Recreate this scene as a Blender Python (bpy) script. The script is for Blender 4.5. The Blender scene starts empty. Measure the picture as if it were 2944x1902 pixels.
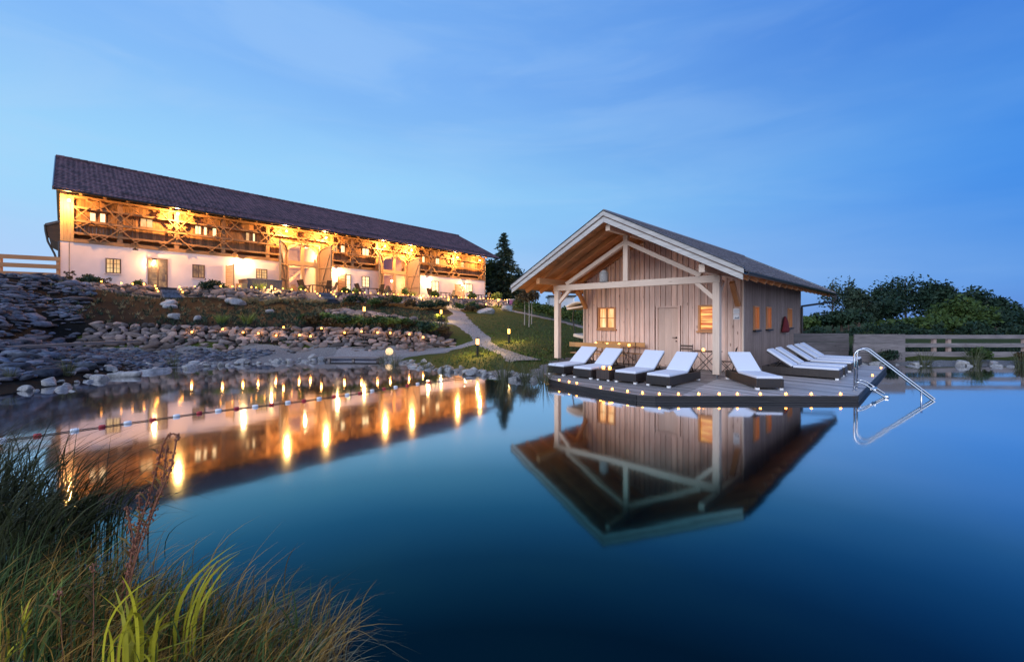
import bpy, math, random
import numpy as np
from mathutils import Vector, Matrix
random.seed(7); RNG = np.random.default_rng(7)
scene = bpy.context.scene
COL = scene.collection
PI = math.pi
# ------------------------------------------------------------------ camera
cam_data = bpy.data.cameras.new('camera'); cam = bpy.data.objects.new('camera', cam_data); COL.objects.link(cam)
cam.location = (0, 0, 2.0); cam.rotation_euler = (PI/2, 0, 0)
cam_data.sensor_width = 36; cam_data.lens = 15.30; cam_data.shift_y = -0.0127
cam_data.clip_start = 0.05; cam_data.clip_end = 2000
scene.camera = cam
# ------------------------------------------------------------------ colour management
vs = scene.view_settings
vs.view_transform = 'Standard'; vs.look = 'None'; vs.exposure = 0; vs.gamma = 1
try: vs.use_curve_mapping = False
except Exception: pass
scene.cycles.use_denoising = True
scene.cycles.max_bounces = 6; scene.cycles.diffuse_bounces = 3; scene.cycles.glossy_bounces = 4
scene.cycles.transmission_bounces = 4; scene.cycles.transparent_max_bounces = 6
scene.cycles.sample_clamp_indirect = 4.0
scene.cycles.caustics_reflective = False; scene.cycles.caustics_refractive = False

def lin(r, g, b):
    f = lambda c: ((c/255+0.055)/1.055)**2.4 if c/255 > 0.04045 else c/255/12.92
    return (f(r), f(g), f(b), 1)
# ------------------------------------------------------------------ dusk sky
W = bpy.data.worlds.new('World'); scene.world = W; W.use_nodes = True
nt = W.node_tree; nt.nodes.clear()
def N(nt, t, **kw):
    n = nt.nodes.new(t)
    for k, v in kw.items(): setattr(n, k, v)
    return n
out = N(nt, 'ShaderNodeOutputWorld'); bg = N(nt, 'ShaderNodeBackground'); nt.links.new(bg.outputs[0], out.inputs[0])
geo = N(nt, 'ShaderNodeTexCoord')
sep = N(nt, 'ShaderNodeSeparateXYZ'); nt.links.new(geo.outputs['Generated'], sep.inputs[0])
def M(nt, op, a, b=None, c=None, clamp=False):
    n = N(nt, 'ShaderNodeMath', operation=op); n.use_clamp = clamp
    for i, v in enumerate((a, b, c)):
        if v is None: continue
        if isinstance(v, (int, float)): n.inputs[i].default_value = v
        else: nt.links.new(v, n.inputs[i])
    return n.outputs[0]
def ramp(nt, fac, stops, interp='EASE'):
    n = N(nt, 'ShaderNodeValToRGB'); cr = n.color_ramp; cr.interpolation = interp
    while len(cr.elements) < len(stops): cr.elements.new(0.5)
    for e, (p, c) in zip(cr.elements, stops): e.position = p; e.color = c if len(c) == 4 else (*c, 1)
    nt.links.new(fac, n.inputs[0]); return n.outputs[0]
def mixc(nt, fac, a, b, mode='MIX'):
    n = N(nt, 'ShaderNodeMix', data_type='RGBA', blend_type=mode)
    for s, v in ((0, fac), (6, a), (7, b)):
        if isinstance(v, (int, float)): n.inputs[s].default_value = v
        elif isinstance(v, tuple): n.inputs[s].default_value = v if len(v) == 4 else (*v, 1)
        else: nt.links.new(v, n.inputs[s])
    return n.outputs[2]
# azimuth: bright afterglow towards the north-west (camera left), deep blue to the right
mp = N(nt, 'ShaderNodeMapping'); nt.links.new(geo.outputs['Generated'], mp.inputs[0]); mp.inputs['Scale'].default_value = (1.2, 1.2, 6.0); mp.inputs['Rotation'].default_value = (0.10, 0.25, 0.3)
ns = N(nt, 'ShaderNodeTexNoise'); nt.links.new(mp.outputs[0], ns.inputs[0]); ns.inputs['Scale'].default_value = 1.6; ns.inputs['Detail'].default_value = 4; ns.inputs['Roughness'].default_value = 0.5
cl = M(nt, 'MULTIPLY', M(nt, 'SUBTRACT', ns.outputs[0], 0.5), 0.34)
xx = sep.outputs[0]
az = M(nt, 'ADD', M(nt, 'SUBTRACT', M(nt, 'ADD', M(nt, 'MULTIPLY', xx, -0.60), 0.80), M(nt, 'MULTIPLY', M(nt, 'MULTIPLY', xx, xx), 0.42)), cl, clamp=True)
el = M(nt, 'POWER', M(nt, 'MAXIMUM', sep.outputs[2], 0.0), 0.75, clamp=True)
left_c = ramp(nt, el, [(0.0, lin(150, 188, 238)), (0.16, lin(166, 206, 250)), (0.34, lin(156, 214, 253)), (0.60, lin(126, 182, 248)), (1.0, lin(70, 135, 225))])
right_c = ramp(nt, el, [(0.0, lin(96, 142, 218)), (0.14, lin(80, 148, 230)), (0.34, lin(58, 138, 232)), (0.60, lin(30, 112, 215)), (1.0, lin(24, 85, 190))])
grad = mixc(nt, M(nt, 'MULTIPLY', az, 1.0), right_c, left_c)
mp2 = N(nt, 'ShaderNodeMapping'); nt.links.new(geo.outputs['Generated'], mp2.inputs[0]); mp2.inputs['Scale'].default_value = (1.0, 1.4, 5.5); mp2.inputs['Rotation'].default_value = (0.15, 0.42, 0.2)
ns2 = N(nt, 'ShaderNodeTexNoise'); nt.links.new(mp2.outputs[0], ns2.inputs[0]); ns2.inputs['Scale'].default_value = 2.3; ns2.inputs['Detail'].default_value = 6; ns2.inputs['Roughness'].default_value = 0.55; ns2.inputs['Distortion'].default_value = 0.6
cloud = ramp(nt, ns2.outputs[0], [(0.42, (0, 0, 0)), (0.72, (1, 1, 1))])
grad = mixc(nt, M(nt, 'MULTIPLY', M(nt, 'MULTIPLY', cloud, az), 0.26), grad, lin(176, 210, 248))
sky = N(nt, 'ShaderNodeTexSky', sky_type='NISHITA'); sky.sun_disc = False; sky.sun_elevation = math.radians(1.5); sky.sun_rotation = math.radians(-70)
skys = mixc(nt, 1.0, sky.outputs[0], (0.010, 0.010, 0.010), 'MULTIPLY')
tot = mixc(nt, 1.0, grad, skys, 'ADD')
# the sunset half of the sky lies behind the camera and is brighter and paler
back = M(nt, 'MULTIPLY', M(nt, 'MULTIPLY', M(nt, 'MAXIMUM', M(nt, 'MULTIPLY', sep.outputs[1], -1.0), 0.0), 1.0, clamp=True), 0.9, clamp=True)
tot = mixc(nt, back, tot, (1.4, 1.55, 1.95, 1))
nt.links.new(tot, bg.inputs[0]); bg.inputs[1].default_value = 0.98
# low afterglow standing in for the sun that has just set (wide and weak)
sd = bpy.data.lights.new('afterglow_sun', 'SUN'); sd.energy = 1.6; sd.angle = math.radians(35); sd.color = (0.86, 0.88, 1.0)
so = bpy.data.objects.new('afterglow_sun', sd); COL.objects.link(so)
so.rotation_euler = Vector((0.75, 0.75, -0.45)).to_track_quat('-Z', 'Y').to_euler()

# ------------------------------------------------------------------ tagging
def tag(o, label=None, cat=None, group=None, kind=None):
    if label: o['label'] = label
    if cat: o['category'] = cat
    if group: o['group'] = group
    if kind: o['kind'] = kind
    return o
def empty(name, loc=(0, 0, 0), rz=0.0):
    o = bpy.data.objects.new(name, None); COL.objects.link(o); o.location = loc; o.rotation_euler = (0, 0, rz)
    o.empty_display_size = 0.2
    return o
def copy_tree(o, parent=None):
    c = o.copy(); COL.objects.link(c)
    if parent is not None: c.parent = parent
    for ch in list(o.children): copy_tree(ch, c)
    return c
# ------------------------------------------------------------------ mesh builder
def ico(sub):
    import bmesh
    bm = bmesh.new(); bmesh.ops.create_icosphere(bm, subdivisions=sub, radius=1.0)
    v = np.array([x.co[:] for x in bm.verts]); f = [[l.index for l in x.verts] for x in bm.faces]; bm.free(); return v, f
ICO1, ICO2, ICO3 = ico(1), ico(2), ico(3)
class MB:
    def __init__(s): s.v = []; s.f = []; s.var = []; s.gr = []
    def add(s, verts, faces, var=None, gr=None):
        b = len(s.v); n = len(verts)
        s.v.extend([tuple(p) for p in verts]); s.f.extend([[i+b for i in f] for f in faces])
        r = random.random() if var is None else var
        s.var.extend([r]*n if np.isscalar(r) else list(r))
        if gr is None: s.gr.extend([tuple(p) for p in verts])
        else: s.gr.extend(gr)
        return s
    def box(s, c, size, R=None, var=None):
        c = Vector(c); hx, hy, hz = size[0]/2, size[1]/2, size[2]/2
        ax = int(np.argmax(size)); off = random.random()*40; o2 = random.random()*40
        vs_, gr = [], []
        for x in (-hx, hx):
            for y in (-hy, hy):
                for z in (-hz, hz):
                    p = Vector((x, y, z)); q = (x, y, z)
                    gr.append((q[ax]+off, q[(ax+1) % 3]+o2, q[(ax+2) % 3]))
                    vs_.append((R @ p if R is not None else p) + c)
        return s.add(vs_, [(0, 1, 3, 2), (4, 6, 7, 5), (0, 4, 5, 1), (2, 3, 7, 6), (0, 2, 6, 4), (1, 5, 7, 3)], var, gr)
    def bx(s, x0, x1, y0, y1, z0, z1, var=None):
        return s.box(((x0+x1)/2, (y0+y1)/2, (z0+z1)/2), (x1-x0, y1-y0, z1-z0), None, var)
    def beam(s, a, b, w, h, up=(0, 0, 1), var=None):
        a = Vector(a); b = Vector(b); d = b-a; L = d.length; x = d/L; up = Vector(up)
        y = up.cross(x)
        if y.length < 1e-4: y = Vector((0, 1, 0)).cross(x)
        y.normalize(); z = x.cross(y)
        R = Matrix((x, y, z)).transposed()
        return s.box((a+b)/2, (L, w, h), R, var)
    def tube(s, pts, r, n=8, var=None, cap=True):
        pts = [Vector(p) for p in pts]; rings = []; m = len(pts)
        rr = r if hasattr(r, '__len__') else [r]*m
        prev = None
        for i, p in enumerate(pts):
            d = (pts[min(i+1, m-1)]-pts[max(i-1, 0)])
            if d.length < 1e-9: d = Vector((0, 0, 1))
            d.normalize()
            if prev is None:
                u = d.orthogonal().normalized()
            else:
                u = prev - d*prev.dot(d)
                u = u.normalized() if u.length > 1e-6 else d.orthogonal().normalized()
            prev = u; w = d.cross(u)
            rings.append([p + (u*math.cos(2*PI*k/n)+w*math.sin(2*PI*k/n))*rr[i] for k in range(n)])
        vs_ = [q for ring in rings for q in ring]; f = []
        for i in range(m-1):
            for k in range(n):
                f.append((i*n+k, i*n+(k+1) % n, (i+1)*n+(k+1) % n, (i+1)*n+k))
        if cap: f.append(tuple(range(n-1, -1, -1))); f.append(tuple((m-1)*n+k for k in range(n)))
        return s.add(vs_, f, var)
    def prism(s, poly, ext, var=None):
        ext = Vector(ext); a = [Vector(p) for p in poly]; n = len(a)
        vs_ = a+[p+ext for p in a]
        f = [tuple(range(n-1, -1, -1)), tuple(range(n, 2*n))]+[(i, (i+1) % n, n+(i+1) % n, n+i) for i in range(n)]
        return s.add(vs_, f, var)
    def lathe(s, prof, c=(0, 0, 0), n=16, var=None):
        vs_, f = [], []
        for r, z in prof:
            for k in range(n): vs_.append((c[0]+r*math.cos(2*PI*k/n), c[1]+r*math.sin(2*PI*k/n), c[2]+z))
        for i in range(len(prof)-1):
            for k in range(n): f.append((i*n+k, i*n+(k+1) % n, (i+1)*n+(k+1) % n, (i+1)*n+k))
        f.append(tuple(range(n-1, -1, -1))); f.append(tuple((len(prof)-1)*n+k for k in range(n)))
        return s.add(vs_, f, var)
    def stone(s, c, rad, R=None, sub=2, rough=0.16, var=None, box=0.35, cuts=0):
        V, F = (ICO1, ICO2, ICO3)[sub-1]
        k = RNG.normal(size=(5, 3)); k /= np.linalg.norm(k, axis=1)[:, None]; fr = RNG.uniform(1.2, 3.2, 5); ph = RNG.uniform(0, 6.28, 5)
        m = np.abs(V).max(axis=1)[:, None]
        P = V*(1-box)+V/m*box*0.8
        d = 1+rough*sum(np.sin((V@k[i])*fr[i]+ph[i]) for i in range(5))/2.2
        P = P*d[:, None]
        for q in range(cuts):
            n_ = RNG.normal(size=3); n_ /= np.linalg.norm(n_); h_ = RNG.uniform(.42, .74); P = P-np.maximum(0, P@n_-h_)[:, None]*n_[None, :]
        P = P*np.array(rad)
        if R is None: R = rotm(RNG.uniform(0, 6.28), RNG.normal()*0.12, RNG.normal()*0.12)
        P = P@R.T + np.array(c)
        return s.add(P.tolist(), F, var)
    def ribbon(s, pts, ws, side, var=None):
        side = Vector(side); vs_ = []
        for p, w in zip(pts, ws):
            p = Vector(p); vs_ += [p-side*w/2, p+side*w/2]
        f = [(2*i, 2*i+1, 2*i+3, 2*i+2) for i in range(len(pts)-1)]
        return s.add(vs_, f, var)
    def build(s, name, mat, parent=None, smooth=False, bevel=0, seg=2, wn=False):
        me = bpy.data.meshes.new(name); me.from_pydata(s.v, [], s.f)
        a = me.attributes.new('var', 'FLOAT', 'POINT'); a.data.foreach_set('value', np.array(s.var, dtype=np.float32))
        g = me.attributes.new('grain', 'FLOAT_VECTOR', 'POINT'); g.data.foreach_set('vector', np.array(s.gr, dtype=np.float32).ravel())
        me.materials.append(mat)
        if smooth: me.polygons.foreach_set('use_smooth', [True]*len(me.polygons))
        me.update()
        o = bpy.data.objects.new(name, me); COL.objects.link(o)
        if parent is not None: o.parent = parent
        if bevel:
            b = o.modifiers.new('bevel', 'BEVEL'); b.width = bevel; b.segments = seg; b.limit_method = 'ANGLE'
        return o
def rotm(a, b=0, c=0):
    ca, sa = math.cos(a), math.sin(a); cb, sb = math.cos(b), math.sin(b); cc, sc = math.cos(c), math.sin(c)
    return np.array([[ca, -sa, 0], [sa, ca, 0], [0, 0, 1]])@np.array([[1, 0, 0], [0, cb, -sb], [0, sb, cb]])@np.array([[cc, 0, sc], [0, 1, 0], [-sc, 0, cc]])
# ------------------------------------------------------------------ materials
def newmat(name):
    m = bpy.data.materials.new(name); m.use_nodes = True; nt = m.node_tree
    b = nt.nodes['Principled BSDF']; return m, nt, b
def attr(nt, name):
    n = N(nt, 'ShaderNodeAttribute'); n.attribute_name = name; return n
def noise(nt, vec, scale, detail=3, rough=0.55):
    n = N(nt, 'ShaderNodeTexNoise'); n.inputs['Scale'].default_value = scale; n.inputs['Detail'].default_value = detail; n.inputs['Roughness'].default_value = rough
    if vec is not None: nt.links.new(vec, n.inputs['Vector'])
    return n.outputs[0]
def mapped(nt, vec, sc):
    n = N(nt, 'ShaderNodeMapping'); n.inputs['Scale'].default_value = sc; nt.links.new(vec, n.inputs[0]); return n.outputs[0]
def bump(nt, b, h, strength, dist=0.02):
    n = N(nt, 'ShaderNodeBump'); n.inputs['Strength'].default_value = strength; n.inputs['Distance'].default_value = dist
    nt.links.new(h, n.inputs['Height']); nt.links.new(n.outputs[0], b.inputs['Normal'])
def wood(name, c1, c2, rough=0.6, varamt=0.35, knots=0.5, gs=1.0):
    m, nt, b = newmat(name); g = attr(nt, 'grain').outputs['Vector']; v = attr(nt, 'var').outputs['Fac']
    n1 = noise(nt, mapped(nt, g, (0.9*gs, 14*gs, 14*gs)), 2.2, 5, 0.6)
    n2 = noise(nt, mapped(nt, g, (0.5, 2, 2)), 1.3, 3)
    c = ramp(nt, n1, [(0.3, c1), (0.72, c2)], 'LINEAR')
    c = mixc(nt, 0.30, c, ramp(nt, n2, [(0.3, (0.55, 0.5, 0.5)), (0.7, (1, 1, 1))], 'LINEAR'), 'MULTIPLY')
    vo = N(nt, 'ShaderNodeTexVoronoi'); vo.inputs['Scale'].default_value = 1.0; nt.links.new(mapped(nt, g, (1.6, 4.5, 4.5)), vo.inputs['Vector'])
    kn = ramp(nt, vo.outputs['Distance'], [(0.04, (0.30, 0.2, 0.15)), (0.13, (1, 1, 1))], 'LINEAR')
    c = mixc(nt, knots, c, kn, 'MULTIPLY')
    br = M(nt, 'ADD', M(nt, 'MULTIPLY', v, varamt), 1-varamt*0.5)
    n = N(nt, 'ShaderNodeVectorMath', operation='SCALE'); nt.links.new(c, n.inputs[0]); nt.links.new(br, n.inputs['Scale'])
    nt.links.new(n.outputs[0], b.inputs['Base Color']); b.inputs['Roughness'].default_value = rough
    bump(nt, b, n1, 0.25, 0.004)
    return m
def stonemat(name, c1, c2, rough=0.8, sc=6, varamt=0.7, bs=0.5, tint=None):
    m, nt, b = newmat(name); g = N(nt, 'ShaderNodeTexCoord').outputs['Object']; v = attr(nt, 'var').outputs['Fac']
    n1 = noise(nt, g, sc, 6, 0.65); n2 = noise(nt, g, sc*5, 4, 0.6)
    c = ramp(nt, n1, [(0.3, c1), (0.7, c2)], 'LINEAR')
    if tint: c = mixc(nt, M(nt, 'MULTIPLY', M(nt, 'FRACT', M(nt, 'MULTIPLY', v, 7.3)), 0.8), c, tint)
    c = mixc(nt, 0.5, c, ramp(nt, n2, [(0.35, (0.5, 0.5, 0.5)), (0.6, (1, 1, 1))], 'LINEAR'), 'MULTIPLY')
    br = M(nt, 'ADD', M(nt, 'MULTIPLY', v, varamt), 1-varamt*0.5)
    n = N(nt, 'ShaderNodeVectorMath', operation='SCALE'); nt.links.new(c, n.inputs[0]); nt.links.new(br, n.inputs['Scale'])
    nt.links.new(n.outputs[0], b.inputs['Base Color']); b.inputs['Roughness'].default_value = rough; b.inputs['Specular IOR Level'].default_value = 0.15
    bump(nt, b, M(nt, 'ADD', n1, M(nt, 'MULTIPLY', n2, 0.35)), bs, 0.06)
    return m
def leafmat(name, c1, c2, rough=0.6):
    m, nt, b = newmat(name); v = attr(nt, 'var').outputs['Fac']
    c = ramp(nt, v, [(0.0, c1), (1.0, c2)], 'LINEAR')
    nt.links.new(c, b.inputs['Base Color']); b.inputs['Roughness'].default_value = rough; b.inputs['Specular IOR Level'].default_value = 0.15
    return m
def plain(name, c, rough=0.6, metal=0.0, nz=0.15, sc=8, bs=0.0):
    m, nt, b = newmat(name); g = N(nt, 'ShaderNodeTexCoord').outputs['Object']
    n1 = noise(nt, g, sc, 4)
    col = mixc(nt, nz, tuple(c[:3])+(1,), ramp(nt, n1, [(0.3, (0.25, 0.25, 0.25)), (0.7, (1, 1, 1))], 'LINEAR'), 'MULTIPLY')
    nt.links.new(col, b.inputs['Base Color']); b.inputs['Roughness'].default_value = rough; b.inputs['Metallic'].default_value = metal
    if bs: bump(nt, b, noise(nt, g, sc*6, 3), bs, 0.01)
    return m
def emit(name, c, s, c2=None, sc=(1, 1, 1), nsc=2.0, lo=0.35, hi=0.65):
    m, nt, b = newmat(name)
    b.inputs['Base Color'].default_value = (0.05, 0.04, 0.03, 1); b.inputs['Roughness'].default_value = 0.25
    if c2 is None: b.inputs['Emission Color'].default_value = (*c[:3], 1)
    else:
        g = N(nt, 'ShaderNodeTexCoord').outputs['Object']
        nt.links.new(ramp(nt, noise(nt, mapped(nt, g, sc), nsc, 3), [(lo, (*c2[:3], 1)), (hi, (*c[:3], 1))], 'LINEAR'), b.inputs['Emission Color'])
    b.inputs['Emission Strength'].default_value = s
    return m
MT = {}
MT['barnwood'] = wood('weathered_barn_wood', (0.14, 0.066, 0.024), (0.33, 0.165, 0.062), 0.75, 0.9, 0.35)
MT['barnbeam'] = wood('old_timber_beam', (0.17, 0.085, 0.035), (0.33, 0.185, 0.08), 0.7, 0.3, 0.3)
MT['gatewood'] = wood('pale_gate_wood', (0.40, 0.23, 0.10), (0.58, 0.37, 0.18), 0.6, 0.2, 0.3)
MT['cornerwood'] = wood('honey_corner_boards', (0.45, 0.26, 0.10), (0.62, 0.40, 0.17), 0.6, 0.3, 0.3)
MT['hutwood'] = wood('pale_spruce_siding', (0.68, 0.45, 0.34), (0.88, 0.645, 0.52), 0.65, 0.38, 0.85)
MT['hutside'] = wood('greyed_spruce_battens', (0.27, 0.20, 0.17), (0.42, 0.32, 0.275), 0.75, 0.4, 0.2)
MT['hutbeam'] = wood('planed_spruce_beam', (0.66, 0.50, 0.38), (0.80, 0.64, 0.50), 0.55, 0.12, 0.5)
MT['soffit'] = wood('orange_soffit_boards', (0.50, 0.21, 0.075), (0.68, 0.32, 0.13), 0.6, 0.3, 0.3)
MT['barge'] = wood('grey_barge_board', (0.36, 0.34, 0.315), (0.60, 0.57, 0.53), 0.65, 0.2, 0.4)
MT['door'] = wood('smooth_door_board', (0.64, 0.44, 0.33), (0.74, 0.53, 0.41), 0.55, 0.12, 0.15)
MT['deckA'] = wood('silvered_deck_boards', (0.15, 0.135, 0.13), (0.36, 0.33, 0.31), 0.55, 0.9, 0.1)
MT['deckB'] = wood('silvered_deck_boards_painted_sheen', (0.27, 0.255, 0.25), (0.56, 0.53, 0.52), 0.45, 0.8, 0.1)  # lighter copy of the deck wood: sheen from the board direction put into colour
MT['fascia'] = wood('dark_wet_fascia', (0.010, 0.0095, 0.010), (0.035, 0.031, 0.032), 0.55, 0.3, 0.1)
MT['greywood'] = wood('grey_weathered_plank', (0.10, 0.09, 0.092), (0.24, 0.215, 0.215), 0.75, 0.5, 0.5)
MT['fencewood'] = wood('orange_fence_board', (0.34, 0.13, 0.045), (0.50, 0.23, 0.085), 0.65, 0.25, 0.5)
MT['benchwood'] = wood('lacquered_bench_board', (0.48, 0.22, 0.07), (0.60, 0.31, 0.11), 0.4, 0.2, 0.2)
MT['darkwood'] = wood('dark_slat_wood', (0.07, 0.035, 0.02), (0.13, 0.07, 0.04), 0.5, 0.3, 0.1)
MT['chairwood'] = wood('terrace_chair_wood', (0.28, 0.16, 0.08), (0.40, 0.25, 0.13), 0.55, 0.3, 0.1)
MT['terracewood'] = wood('dark_terrace_wood', (0.03, 0.018, 0.012), (0.075, 0.045, 0.028), 0.5, 0.3, 0.1)
MT['reed'] = leafmat('grey_green_reed', (0.03, 0.04, 0.02), (0.12, 0.13, 0.07))
MT['bark'] = wood('bark', (0.06, 0.045, 0.035), (0.13, 0.10, 0.08), 0.9, 0.3, 0.2)
MT['plaster'] = plain('lamp_tinted_white_plaster', (0.78, 0.64, 0.59), 0.85, 0, 0.22, 0.7, 0.15)  # wall is white; the pink of the warm lamps is tinted into its base
MT['tile'] = wood('purple_brown_clay_tile', (0.075, 0.036, 0.042), (0.15, 0.075, 0.08), 0.6, 1.0, 0.0)
MT['shingle'] = wood('grey_larch_shingle', (0.12, 0.11, 0.12), (0.27, 0.245, 0.255), 0.7, 0.6, 0.1)
MT['black'] = plain('black_metal', (0.015, 0.015, 0.017), 0.4, 0.6, 0.1)
MT['darkmetal'] = plain('dark_gutter_metal', (0.05, 0.045, 0.045), 0.35, 0.8, 0.1)
MT['zinc'] = plain('zinc_sheet', (0.30, 0.31, 0.33), 0.35, 0.9, 0.2)
MT['steel'] = plain('polished_steel', (0.55, 0.56, 0.58), 0.18, 1.0, 0.03)
MT['white'] = plain('white_plastic', (0.82, 0.82, 0.82), 0.4, 0, 0.05)
MT['red'] = plain('red_plastic', (0.42, 0.03, 0.035), 0.4, 0, 0.1)
MT['redcloth'] = plain('dark_red_cloth', (0.16, 0.012, 0.016), 0.9, 0, 0.4, 6)
MT['paper'] = plain('white_paper', (0.80, 0.80, 0.80), 0.6, 0, 0.05)
MT['ink'] = plain('grey_ink', (0.25, 0.27, 0.30), 0.7, 0, 0.05)
MT['mattress'] = plain('white_mattress_fabric', (0.66, 0.71, 0.80), 0.85, 0, 0.05, 30, 0.1)
MT['cream'] = plain('cream_canvas', (0.66, 0.58, 0.50), 0.85, 0, 0.15, 8)
MT['tubwall'] = wood('dark_tub_cladding', (0.05, 0.045, 0.05), (0.10, 0.09, 0.10), 0.5, 0.2, 0.0)
MT['tubcover'] = plain('slate_blue_cover', (0.06, 0.065, 0.085), 0.5, 0, 0.15)
MT['birch'] = plain('pale_bark', (0.30, 0.28, 0.26), 0.8, 0, 0.5, 12)
MT['spa'] = plain('pale_house_wall', (0.62, 0.66, 0.70), 0.7, 0, 0.08)
MT['stonewall'] = stonemat('dry_wall_stone', (0.032, 0.031, 0.034), (0.15, 0.14, 0.142), 0.8, 5, 1.1, 0.7, (0.30, 0.22, 0.19, 1))
MT['slab'] = stonemat('dark_slab_stone', (0.020, 0.032, 0.052), (0.125, 0.165, 0.23), 0.8, 5, 1.25, 0.7, (0.10, 0.085, 0.09, 1))
MT['boulder'] = stonemat('pale_river_boulder', (0.18, 0.185, 0.19), (0.44, 0.44, 0.44), 0.75, 4, 0.5, 0.5)
MT['leaf_dark'] = leafmat('dark_leaf', (0.005, 0.016, 0.011), (0.028, 0.058, 0.034))
MT['leaf_mid'] = leafmat('mid_leaf', (0.015, 0.035, 0.010), (0.06, 0.10, 0.026))
MT['leaf_light'] = leafmat('light_leaf', (0.06, 0.10, 0.02), (0.20, 0.25, 0.06))
MT['leaf_blue'] = leafmat('evergreen_needle', (0.010, 0.022, 0.016), (0.045, 0.075, 0.048))
MT['leaf_red'] = leafmat('reddish_leaf', (0.03, 0.02, 0.01), (0.10, 0.07, 0.03))
MT['grass_dark'] = leafmat('dark_reed', (0.004, 0.007, 0.003), (0.035, 0.042, 0.014))
MT['grass_gold'] = leafmat('warm_light_tinted_sedge', (0.13, 0.12, 0.010), (0.52, 0.46, 0.03))  # golden light on the foreground blades is put into this leaf colour
MT['grass_brown'] = leafmat('warm_light_tinted_grass', (0.05, 0.028, 0.008), (0.40, 0.23, 0.05))  # warm albedo carries the warm light falling on the bank grass
MT['dock'] = leafmat('rusty_seed_stem', (0.16, 0.06, 0.035), (0.30, 0.13, 0.075))
MT['tuft'] = leafmat('pale_tuft', (0.10, 0.09, 0.05), (0.30, 0.26, 0.14))
MT['bulb'] = emit('lamp_bulb', (1.0, 0.72, 0.36), 30)
MT['flame'] = emit('candle_flame', (1.0, 0.50, 0.12), 40)
MT['candleglass'] = emit('glowing_candle_glass', (1.0, 0.36, 0.055), 11)
m, nt_, b = newmat('glowing_bollard_glass'); em = N(nt_, 'ShaderNodeEmission'); em.inputs[0].default_value = (1.0, 0.42, 0.08, 1); em.inputs[1].default_value = 9
tr = N(nt_, 'ShaderNodeBsdfTransparent'); mx = N(nt_, 'ShaderNodeMixShader'); mx.inputs[0].default_value = 0.6; nt_.links.new(tr.outputs[0], mx.inputs[1]); nt_.links.new(em.outputs[0], mx.inputs[2]); nt_.links.new(mx.outputs[0], nt_.nodes['Material Output'].inputs[0]); MT['bollardglass'] = m
MT['globe'] = emit('glowing_globe', (1.0, 0.66, 0.34), 1.5)
MT['lit'] = emit('lit_window_pane', (1.0, 0.66, 0.28), 1.0, (0.85, 0.40, 0.12), (1.5, 1.5, 1.0), 1.6)
MT['litdim'] = emit('dim_lit_pane', (0.75, 0.38, 0.14), 0.55, (0.12, 0.05, 0.03), (1.6, 1.6, 1.0), 1.8)
MT['litwhite'] = emit('curtained_lit_pane', (1.0, 0.78, 0.42), 2.0, (1.0, 0.60, 0.26), (6, 6, 0.4), 1.5)
MT['sauna'] = emit('sauna_lit_pane', (1.0, 0.56, 0.14), 1.25, (0.55, 0.10, 0.012), (0.5, 0.5, 6.0), 2.0, .44, .6)
MT['hutlit'] = emit('curtained_hut_pane', (1.0, 0.76, 0.38), 1.35, (0.9, 0.30, 0.07), (5, 5, 0.6), 1.7)
# glass
m, nt_, b = newmat('window_glass'); b.inputs['Base Color'].default_value = (1, 0.97, 0.93, 1); b.inputs['Roughness'].default_value = 0.02
mo = nt_.nodes['Material Output']; tr = N(nt_, 'ShaderNodeBsdfTransparent'); gl = N(nt_, 'ShaderNodeBsdfGlossy'); gl.inputs['Roughness'].default_value = 0.02
mx = N(nt_, 'ShaderNodeMixShader'); mx.inputs[0].default_value = 0.08; nt_.links.new(tr.outputs[0], mx.inputs[1]); nt_.links.new(gl.outputs[0], mx.inputs[2]); nt_.links.new(mx.outputs[0], mo.inputs[0]); MT['glass'] = m
# wicker
m, nt_, b = newmat('dark_wicker'); g = N(nt_, 'ShaderNodeTexCoord').outputs['Object']
wv = N(nt_, 'ShaderNodeTexBrick'); nt_.links.new(mapped(nt_, g, (1, 1, 1)), wv.inputs['Vector']); wv.inputs['Scale'].default_value = 22
wv.inputs['Color1'].default_value = (0.06, 0.042, 0.034, 1); wv.inputs['Color2'].default_value = (0.035, 0.026, 0.023, 1); wv.inputs['Mortar'].default_value = (0.012, 0.010, 0.010, 1)
nt_.links.new(wv.outputs[0], b.inputs['Base Color']); b.inputs['Roughness'].default_value = 0.45; bump(nt_, b, wv.outputs['Fac'], 0.4, 0.01); MT['wicker'] = m
# water: still pond, long exposure
m, nt_, b = newmat('pond_water'); mo = nt_.nodes['Material Output']
b.inputs['Base Color'].default_value = (0.0002, 0.002, 0.004, 1); b.inputs['Roughness'].default_value = 0.9; b.inputs['Specular IOR Level'].default_value = 0
lw = N(nt_, 'ShaderNodeLayerWeight'); lw.inputs['Blend'].default_value = 0.5
refl = ramp(nt_, lw.outputs['Facing'], [(0.0, (.01,)*3), (0.42, (.03,)*3), (0.52, (.09,)*3), (0.60, (.19,)*3), (0.67, (.33,)*3), (0.74, (.60,)*3), (0.82, (.82,)*3), (1.0, (.96,)*3)], 'LINEAR')
tint = ramp(nt_, lw.outputs['Facing'], [(0.42, (.12, .72, .90)), (0.60, (.26, .84, 1.0)), (0.66, (.48, .92, 1.0)), (0.74, (.96, .97, 1.0))], 'LINEAR')
gl = N(nt_, 'ShaderNodeBsdfGlossy'); gl.inputs['Roughness'].default_value = 0.058; nt_.links.new(tint, gl.inputs['Color'])
g = N(nt_, 'ShaderNodeTexCoord').outputs['Object']
hh = M(nt_, 'ADD', noise(nt_, g, 0.7, 2), M(nt_, 'MULTIPLY', noise(nt_, g, 5.0, 2), 0.06))
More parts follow.
